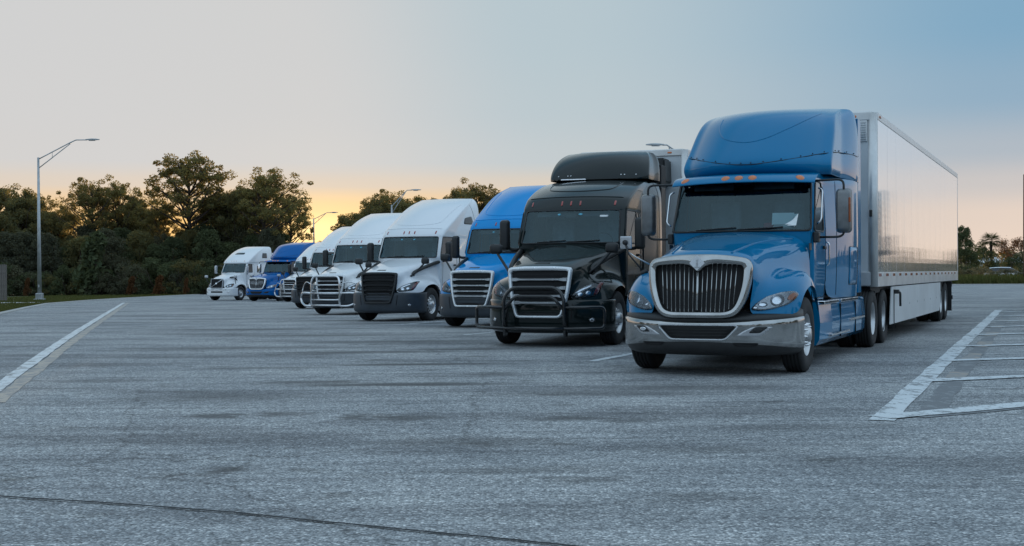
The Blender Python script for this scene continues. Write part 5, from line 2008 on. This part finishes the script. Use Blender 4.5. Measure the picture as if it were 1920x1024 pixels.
def volvo(name, body):
    root = empty(name)
    yr = 3.95
    sy = [.9, 1.0, 1.45, 1.56, 1.72, 2.3, 3.0, 3.87]
    rings = [(.92, .48, .24, .93, 1.06, 1.17, yr), (1.4, .48, .24, .95, 1.08, 1.19, yr), (1.9, .46, .24, .97, 1.09, 1.2, yr), (2.0, .46, .24, .96, 1.08, 1.2, yr), (2.61, .80, .2, .90, 1.05, 1.19, yr),
             (2.66, .74, .22, .95, 1.06, 1.195, yr), (2.72, .72, .23, .98, 1.08, 1.2, yr), (2.86, .82, .3, .99, 1.09, 1.2, yr), (3.15, 1.15, .38, .99, 1.11, 1.19, yr), (3.45, 1.62, .42, .97, 1.1, 1.17, yr), (3.66, 2.05, .45, .93, 1.07, 1.13, yr),
             (3.82, 2.6, .4, .9, 1.02, 1.08, yr), (3.9, 3.1, .25, .84, .93, .98, yr - .05)]
    cab, ws, doors = build_cab(root, rings, sy, 3, body)
    hood = obj('hood', subdiv(grid_half('hood', VOL), 3), body, root)
    xs = [0, .3, .5, .66, .9, 1.08, 1.19, 1.225, 1.225]
    ys = [-1.25, -1.24, -1.22, -1.19, -1.10, -.95, -.72, -.52, -.40]
    bump = obj('bumper', subdiv(grid_half('bumper', bumper_grid(xs, ys, [(.90, .16, .97), (.89, .03, .995), (.84, .0, 1), (.56, 0, 1.0), (.38, .015, 1.0), (.33, .06, .985), (.30, .2, .95)])), 2), body, root)
    sk, skb, skc = Skin(hood, bump), Skin(bump), Skin(cab, *doors)
    gy = lambda x, z: lerp(-1.27, -1.18, (z - .85) / .7) + .13 * x * x
    outer = rounded([(-.53, 1.55), (.53, 1.55), (.50, .87), (-.50, .87)], .06, 4)
    inner = rounded([(-.495, 1.515), (.495, 1.515), (.465, .905), (-.465, .905)], .05, 4)
    g = panel('grille', outer, gy, .02, M['dark'], root)
    ring_frame('grille_frame', outer, inner, gy, .03, M['silver'], g)
    for k in range(7):
        slat(g, .96 + k * .085, -.47, .47, gy, .02, M['black'], 0, .0)
    Vb, Fb = tube_data([(-.46, gy(.46, .92) - .03, .93), (0, gy(0, 1.2) - .03, 1.21), (.47, gy(.47, 1.5) - .03, 1.50)], .022, 8)
    obj('diagonal_bar', mesh_from('diagonal_bar', Vb, Fb), M['chrome'], g)
    em = panel('emblem', oval(0, 1.215, .06, .06), gy, -.06, M['chrome'], g, 2)
    patch('bumper_strip', skb, rounded([(-1.15, .70), (1.15, .70), (1.15, .80), (-1.15, .80)], .02, 2), 'front', .008, M['alu'], bump, .04, 3, .02)
    patch('intake', skb, rounded([(-.5, .55), (.5, .55), (.5, .66), (-.5, .66)], .02, 2), 'front', .006, M['dark'], bump, .04, 3, .02)
    for s in (-1, 1):
        headlamp(root, sk, rounded([(.62, .95), (.66, 1.06), (.84, 1.17), (1.03, 1.22), (1.08, 1.12), (1.03, .97), (.8, .93)], .04, 3), s, [(.76 * s, 1.02, .06, .05), (.91 * s, 1.06, .06, .055)], [(.99, 1.0), (1.03, 1.0), (1.06, 1.12), (1.02, 1.15)], 'amber', None)
        patch('fog_light', skb, oval(s * .9, .60, .09, .04), 'front', .007, M['reflector'], bump, .02, 3, .02)
        tube('hood_trim', catmull([(s * .66, -.55, 1.63), (s * .75, -.3, 1.66), (s * .80, -.05, 1.56), (s * .82, .05, 1.4)], 4), .045, M['black'], hood, 8)
        mirror_unit(root, s * 1.36, .5, 2.2, .2, .6, M['silver'], [[(s * 1.08, .9, 1.86), (s * 1.34, .52, 1.92)], [(s * 1.07, .95, 2.5), (s * 1.34, .52, 2.46)]], M['black'], .025)
        pod_mirror(root, s * 1.25, -.75, 1.70, [(s * 1.12, -.5, 1.2), (s * 1.22, -.72, 1.4), (s * 1.25, -.75, 1.65)], M['silver'])
        box('side_extender', (s * 1.15, yr + .06, 2.2), (.035, .3, 2.5), body, root, .015)
    patch('skylight', skc, rounded([(-.42, 3.30), (.42, 3.30), (.36, 3.44), (-.36, 3.44)], .04, 3), 'front', .006, M['gloss_black'], cab, .03, 4, .02)
    for ax in ('right', 'left'):
        patch('sleeper_window', skc, rounded([(2.62, 3.05), (3.2, 3.05), (3.2, 3.42), (2.72, 3.42)], .05, 3), ax, .006, M['gloss_black'], cab, .04, 4, .02)
        patch('sleeper_window', skc, rounded([(2.05, 2.0), (2.3, 2.0), (2.3, 2.5), (2.1, 2.5)], .04, 3), ax, .006, M['gloss_black'], cab, .04, 4, .02)
        seam('roof_joint', skc, [(1.2, 2.72), (2.2, 2.74), (3.8, 2.76)], ax, M['dark'], cab, .006)
    for x in (-.8, -.2, 0, .2, .8):
        patch('marker_light', skc, oval(x, 2.82, .04, .016, 10), 'front', .01, M['amber'], cab, .02, 2, .02)
    seams_side(root, doors, skc, .84, 1.76, .96, 2.6)
    chassis(root, 5.6, 6.9, body, .85, 4.6, False)
    return root


def semi_trailer(name, L, body_mat, nose_mat, reefer=False, hero=False, low=1.07, top=4.14):
    root = empty(name)
    w = 1.295
    H = top - low
    box('nose_panel', (0, .05, (low + top) / 2 + .02), (2 * w - .22, .05, H - .2), nose_mat, root, .005)
    for s in (-1, 1):
        V, F = tube_data([(s * (w - .085), .085, low - .02), (s * (w - .085), .085, top - .01)], .09, 18)
        obj('corner_post', mesh_from('corner_post', V, F), M['rail'], root)
        box('bottom_rail', (s * (w - .02), L / 2 + .05, low + .11), (.045, L - .15, .26), M['rail'], root, .008)
        box('top_rail', (s * (w - .02), L / 2 + .05, top - .06), (.05, L - .15, .13), M['rail'], root, .01)
        box('rear_post', (s * (w - .05), L - .05, (low + top) / 2), (.1, .1, H), M['rail'], root, .01)
        n = 13
        pw = (L - .30) / n
        bm = bmesh.new()
        add_box(bm, (0, 0, 0), (.016, pw - .006, H - .34), .002, 1)
        me = bm_mesh('side_panel', bm)
        me.materials.append(body_mat)
        rng = random.Random(4 + s)
        for k in range(n):
            obj('side_panel', me, None, root, (s * (w - .012), .17 + pw * (k + .5), low + .24 + (H - .36) / 2), (0, R(rng.uniform(-.03, .03)), R(rng.uniform(-.05, .05))))
        bm = bmesh.new()
        add_box(bm, (0, 0, 0), (.006, .30, .05), .001, 1)
        rd, wh = bm_mesh('red_strip', bm.copy()), bm_mesh('white_strip', bm)
        rd.materials.append(M['red'])
        wh.materials.append(M['line'] if False else M['trailer_grey'])
        q, y = 0, .22
        while y < L - .3:
            obj('reflector_strip', rd, None, root, (s * (w + .0045), y + .15, low + .19))
            obj('reflector_strip', wh, None, root, (s * (w + .0045), y + .46, low + .19))
            y += .92
    box('roof', (0, L / 2, top - .01), (2 * w - .1, L - .1, .03), M['trailer_grey'], root, .008)
    box('nose_top_rail', (0, .045, top - .07), (2 * w - .16, .09, .16), M['rail'], root, .02)
    box('nose_bottom_rail', (0, .045, low + .12), (2 * w - .16, .09, .26), M['rail'], root, .02)
    d = box('rear_door', (0, L - .02, (low + top) / 2), (2 * w - .2, .05, H - .1), nose_mat, root, .01)
    for x in (-.9, -.35, .35, .9):
        tube('lock_rod', [(x, L + .03, low + .1), (x, L + .03, top - .1)], .018, M['galv'], d, 6)
    bm = bmesh.new()
    add_box(bm, (0, L / 2, low - .08), (2.3, L - .4, .12), .01)
    for k in range(14):
        add_box(bm, (0, .6 + k * (L - 1.2) / 13, low - .15), (2.35, .08, .1), .005)
    for s in (-1, 1): add_box(bm, (s * .5, L - 3.6, low - .25), (.1, 3.6, .18), .01)
    obj('underframe', bm_mesh('underframe', bm), M['steel'], root)
    ys = (L - 4.05, L - 2.80)
    for y in ys:
        bm = bmesh.new()
        add_box(bm, (0, y, .5), (1.8, .13, .13), .02)
        add_box(bm, (0, y, .72), (1.1, .1, .4), .02)
        obj('axle', bm_mesh('axle', bm), M['steel'], root)
        for s in (-1, 1): dual(root, s * 1.07, y, None)
    for s in (-1, 1):
        box('mud_flap', (s * 1.0, L - 2.1, .62), (.6, .012, .8), M['rubber'], root, .003)
        leg = tube('landing_leg', [(s * .9, 2.6, .35), (s * .9, 2.6, low - .1)], .07, M['steel'], root, 8)
        box('foot', (s * .9, 2.6, .33), (.3, .26, .04), M['steel'], leg, .005)
        V = [(s * (w - .03), 1.95, low - .04), (s * (w - .03), L - 5.0, low - .04), (s * (w - .03), L - 5.0, .48), (s * (w - .03), L - 5.3, .32), (s * (w - .03), 1.75, .32)]
        me = mesh_from('skirt', V, [(0, 1, 2, 3, 4)], False)
        sk = obj('side_skirt', thicken(me, .02), M['skirt'], root)
        for yy in np.linspace(3.4, L - 6, 6):
            box('skirt_bolt', (s * (w - .015), yy, .66), (.02, .05, .05), M['galv'], sk, .006)
        if hero:
            cr = tube('crank', bend([(s * (w + .02), 2.35, low - .15), (s * (w + .10), 2.35, low - .15), (s * (w + .10), 2.35, low - .42)], .03), .022, M['black'], root, 8)
            box('crank_bracket', (s * (w + .03), 2.35, low - .14), (.10, .12, .08), M['black'], cr, .01)
    bm = bmesh.new()
    add_box(bm, (0, L - .1, .55), (2.3, .1, .12), .01)
    for s in (-1, 1): add_box(bm, (s * .6, L - .1, .8), (.08, .08, .5), .005)
    obj('rear_guard', bm_mesh('rear_guard', bm), M['steel'], root)
    for s in (-1, 1):
        box('marker_light', (s * .9, .0, top - .07), (.1, .03, .04), M['amber'], root, .01)
        box('marker_light', (s * (w + .012), .4, top - .06), (.03, .1, .04), M['amber'], root, .01)
    if hero:
        v = box('vent', (w - .32, .018, top - .33), (.32, .03, .38), M['rail'], root, .01)
        for k in range(8):
            box('louvre', (w - .32, .0, top - .48 + k * .042), (.27, .02, .012), M['galv'], v, .002)
        box('clearance_light', (w - .1, -.02, 2.35), (.05, .05, .12), M['black'], root, .01)
        for x, z in ((-.35, 1.4), (0, 1.35), (.35, 1.4)):
            V, F = lathe([(.0, .05), (.05, .05), (.06, 0)], 12)
            obj('air_coupling', fix_normals(mesh_from('air_coupling', [(x + v_[1], -.0 - v_[0] * 1.0, z + v_[2]) for v_ in V], F)), M['steel'], root)
    if reefer:
        bm = bmesh.new()
        prof = [(-.93, 3.9), (.93, 3.9), (.95, 3.35), (.45, 3.02), (.42, 2.1), (-.42, 2.1), (-.45, 3.02), (-.95, 3.35)]
        fv = [bm.verts.new((x, -.62, z)) for x, z in prof]
        bv = [bm.verts.new((x, .02, z)) for x, z in prof]
        bm.faces.new(fv)
        bm.faces.new(bv[::-1])
        for i in range(8): bm.faces.new((fv[i], fv[(i + 1) % 8], bv[(i + 1) % 8], bv[i]))
        bmesh.ops.bevel(bm, geom=bm.edges[:], offset=.04, segments=2, affect='EDGES')
        u = obj('refrigeration_unit', bm_mesh('refrigeration_unit', bm), M['black'], root)
        for k in range(9):
            box('louvre', (0, -.65, 3.3 + k * .055), (1.5, .02, .02), M['steel'], u, .004)
        box('service_door', (0, -.63, 2.55), (.7, .02, .7), M['gloss_black'], u, .02)
    return root


def park(root, x, y, hd, nose_up=0):
    h = R(hd)
    bx, by = math.sin(h), math.cos(h)
    z0 = gz(x, y)
    z1 = gz(x + bx * 6, y + by * 6)
    root.rotation_euler = (math.atan2(z1 - z0, 6), 0, -h)
    root.location = (x, y, z0)


GRP = 'semi trucks parked in a slanting row'

# 1: the near blue truck
t1, sk1, g1 = prostar('semi_truck', M['blue_deep'], True)
park(t1, 2.92, 17.85, 24)
tag(t1, 'nearest blue semi truck with an upright barred chrome grille and white trailer', 'truck', GRP)
tr = semi_trailer('semi_trailer', 16.15, M['trailer'], M['trailer_grey'], hero=True)
h = R(24)
x0, y0 = 2.92 + math.sin(h) * 5.72, 17.85 + math.cos(h) * 5.72
tr.location = (x0, y0, gz(2.92, 17.85))
tr.rotation_euler = (R(-.35), 0, -h)
tag(tr, 'long shiny white box trailer coupled behind the nearest blue truck', 'trailer')

# another rig in the stalls beyond the hatched island, right of the frame: it shows mirrored in the near truck's flank
tx, _, _ = cascadia('semi_truck', M['black_green'], M['grey_bumper'], M['trim'], M['trim'])
park(tx, 17.7, 38.7, 33)
tag(tx, 'dark semi truck with high roof parked alone beyond the hatched area on the right', 'truck')
tr3 = semi_trailer('semi_trailer', 16.15, M['trailer'], M['trailer_grey'])
tr3.location = (17.7 + math.sin(R(33)) * 5.0, 38.7 + math.cos(R(33)) * 5.0, gz(17.6, 37.6))
tr3.rotation_euler = (0, 0, -R(33))
tag(tr3, 'white trailer behind the lone dark truck beyond the hatched area', 'trailer')

# papers lying on its dashboard
bpy.context.view_layer.update()
pp = empty('paper_sheets')
for k, (dx, dz, rz) in enumerate(((0, 0, 4), (.03, .012, -3), (-.02, .02, 8))):
    bm = bmesh.new()
    add_box(bm, (0, 0, 0), (.31, .22, .002))
    obj('sheet', bm_mesh('sheet', bm), M['paper'], pp, (dx, -.01 * k, .01 * k + dz), (R(52), 0, R(rz)))
pp.matrix_world = t1.matrix_basis @ Matrix.Translation((.66, 1.06, 2.09))
tag(pp, 'white paper sheets leaning on the dashboard behind the windshield of the nearest blue truck', 'papers')
cl = box('red_cloth', (0, 0, 0), (.16, .14, .09), M['redcloth'], None, .03, 3)
cl.matrix_world = t1.matrix_basis @ Matrix.Translation((.44, 1.06, 2.03))
tag(cl, 'dark red cloth beside the white papers on the blue truck dashboard', 'cloth')

# 2: black-green
t2, sk2, g2 = cascadia('semi_truck', M['black_green'], M['black_green'], M['trim'], M['trim'], 'mid')
park(t2, .91, 24.61, 20.5)
tag(t2, 'black green semi truck with black bull bar beside the nearest blue truck', 'truck', GRP)
bull_bar(t2, M['gloss_black'], 'black')
tr2 = semi_trailer('semi_trailer', 16.15, M['trailer'], M['trailer_grey'], reefer=True)
h2 = R(20.5)
tr2.location = (.91 + math.sin(h2) * 5.3, 24.61 + math.cos(h2) * 5.3, gz(.98, 24.58))
tr2.rotation_euler = (R(-.6), 0, -h2)
tag(tr2, 'white refrigerated trailer with a black cooling unit behind the black green truck', 'trailer')

# 3: bright blue
t3, _, _ = cascadia('semi_truck', M['blue_bright'], M['grey_bumper'], M['trim'], M['trim'])
park(t3, -.57, 33.88, 24)
tag(t3, 'bright blue semi truck with chrome slats between the black truck and a white one', 'truck', GRP)

# 4: white with black grille
t4, _, _ = cascadia('semi_truck', M['white_cool'], M['grey_bumper'], M['black'], M['black'])
park(t4, -3.54, 39.58, 24)
tag(t4, 'white semi truck with an all black grille and dark bumper', 'truck', GRP)

# 5: white with chrome bull bar
t5, _, _ = cascadia('semi_truck', M['white'], M['grey_bumper'], M['trim'], M['trim'])
park(t5, -6.2, 47.98, 24)
tag(t5, 'white semi truck with large chrome bull bar, left of the black grilled one', 'truck', GRP)
bull_bar(t5, M['chrome'], 'chrome')

# 6: white with dark visor, mostly hidden
t6, _, _ = cascadia('semi_truck', M['white'], M['grey_bumper'], M['black'], M['black'], visor='gloss_black')
park(t6, -8.9, 59.6, 24)
tag(t6, 'white semi truck with a dark visor, mostly hidden behind the chrome bull bar truck', 'truck', GRP)

# 7: white, further off, small chrome bull bar
t7, _, _ = cascadia('semi_truck', M['white'], M['grey_bumper'], M['trim'], M['trim'], visor='white')
park(t7, -13.6, 82.6, 24)
tag(t7, 'small far white semi truck with bull bar, right of the navy blue truck', 'truck', GRP)
bull_bar(t7, M['chrome'], 'chrome')

# 8: navy
t8, _, _ = prostar('semi_truck', M['blue_navy'], False)
park(t8, -16.6, 86.6, 24)
tag(t8, 'far navy blue semi truck with rounded roof, second from the left end of the row', 'truck', GRP)

# 9: white, diagonal bar
t9 = volvo('semi_truck', M['white'])
park(t9, -20.4, 91.6, 24)
tag(t9, 'far white semi truck with a diagonal grille bar at the left end', 'truck', GRP)
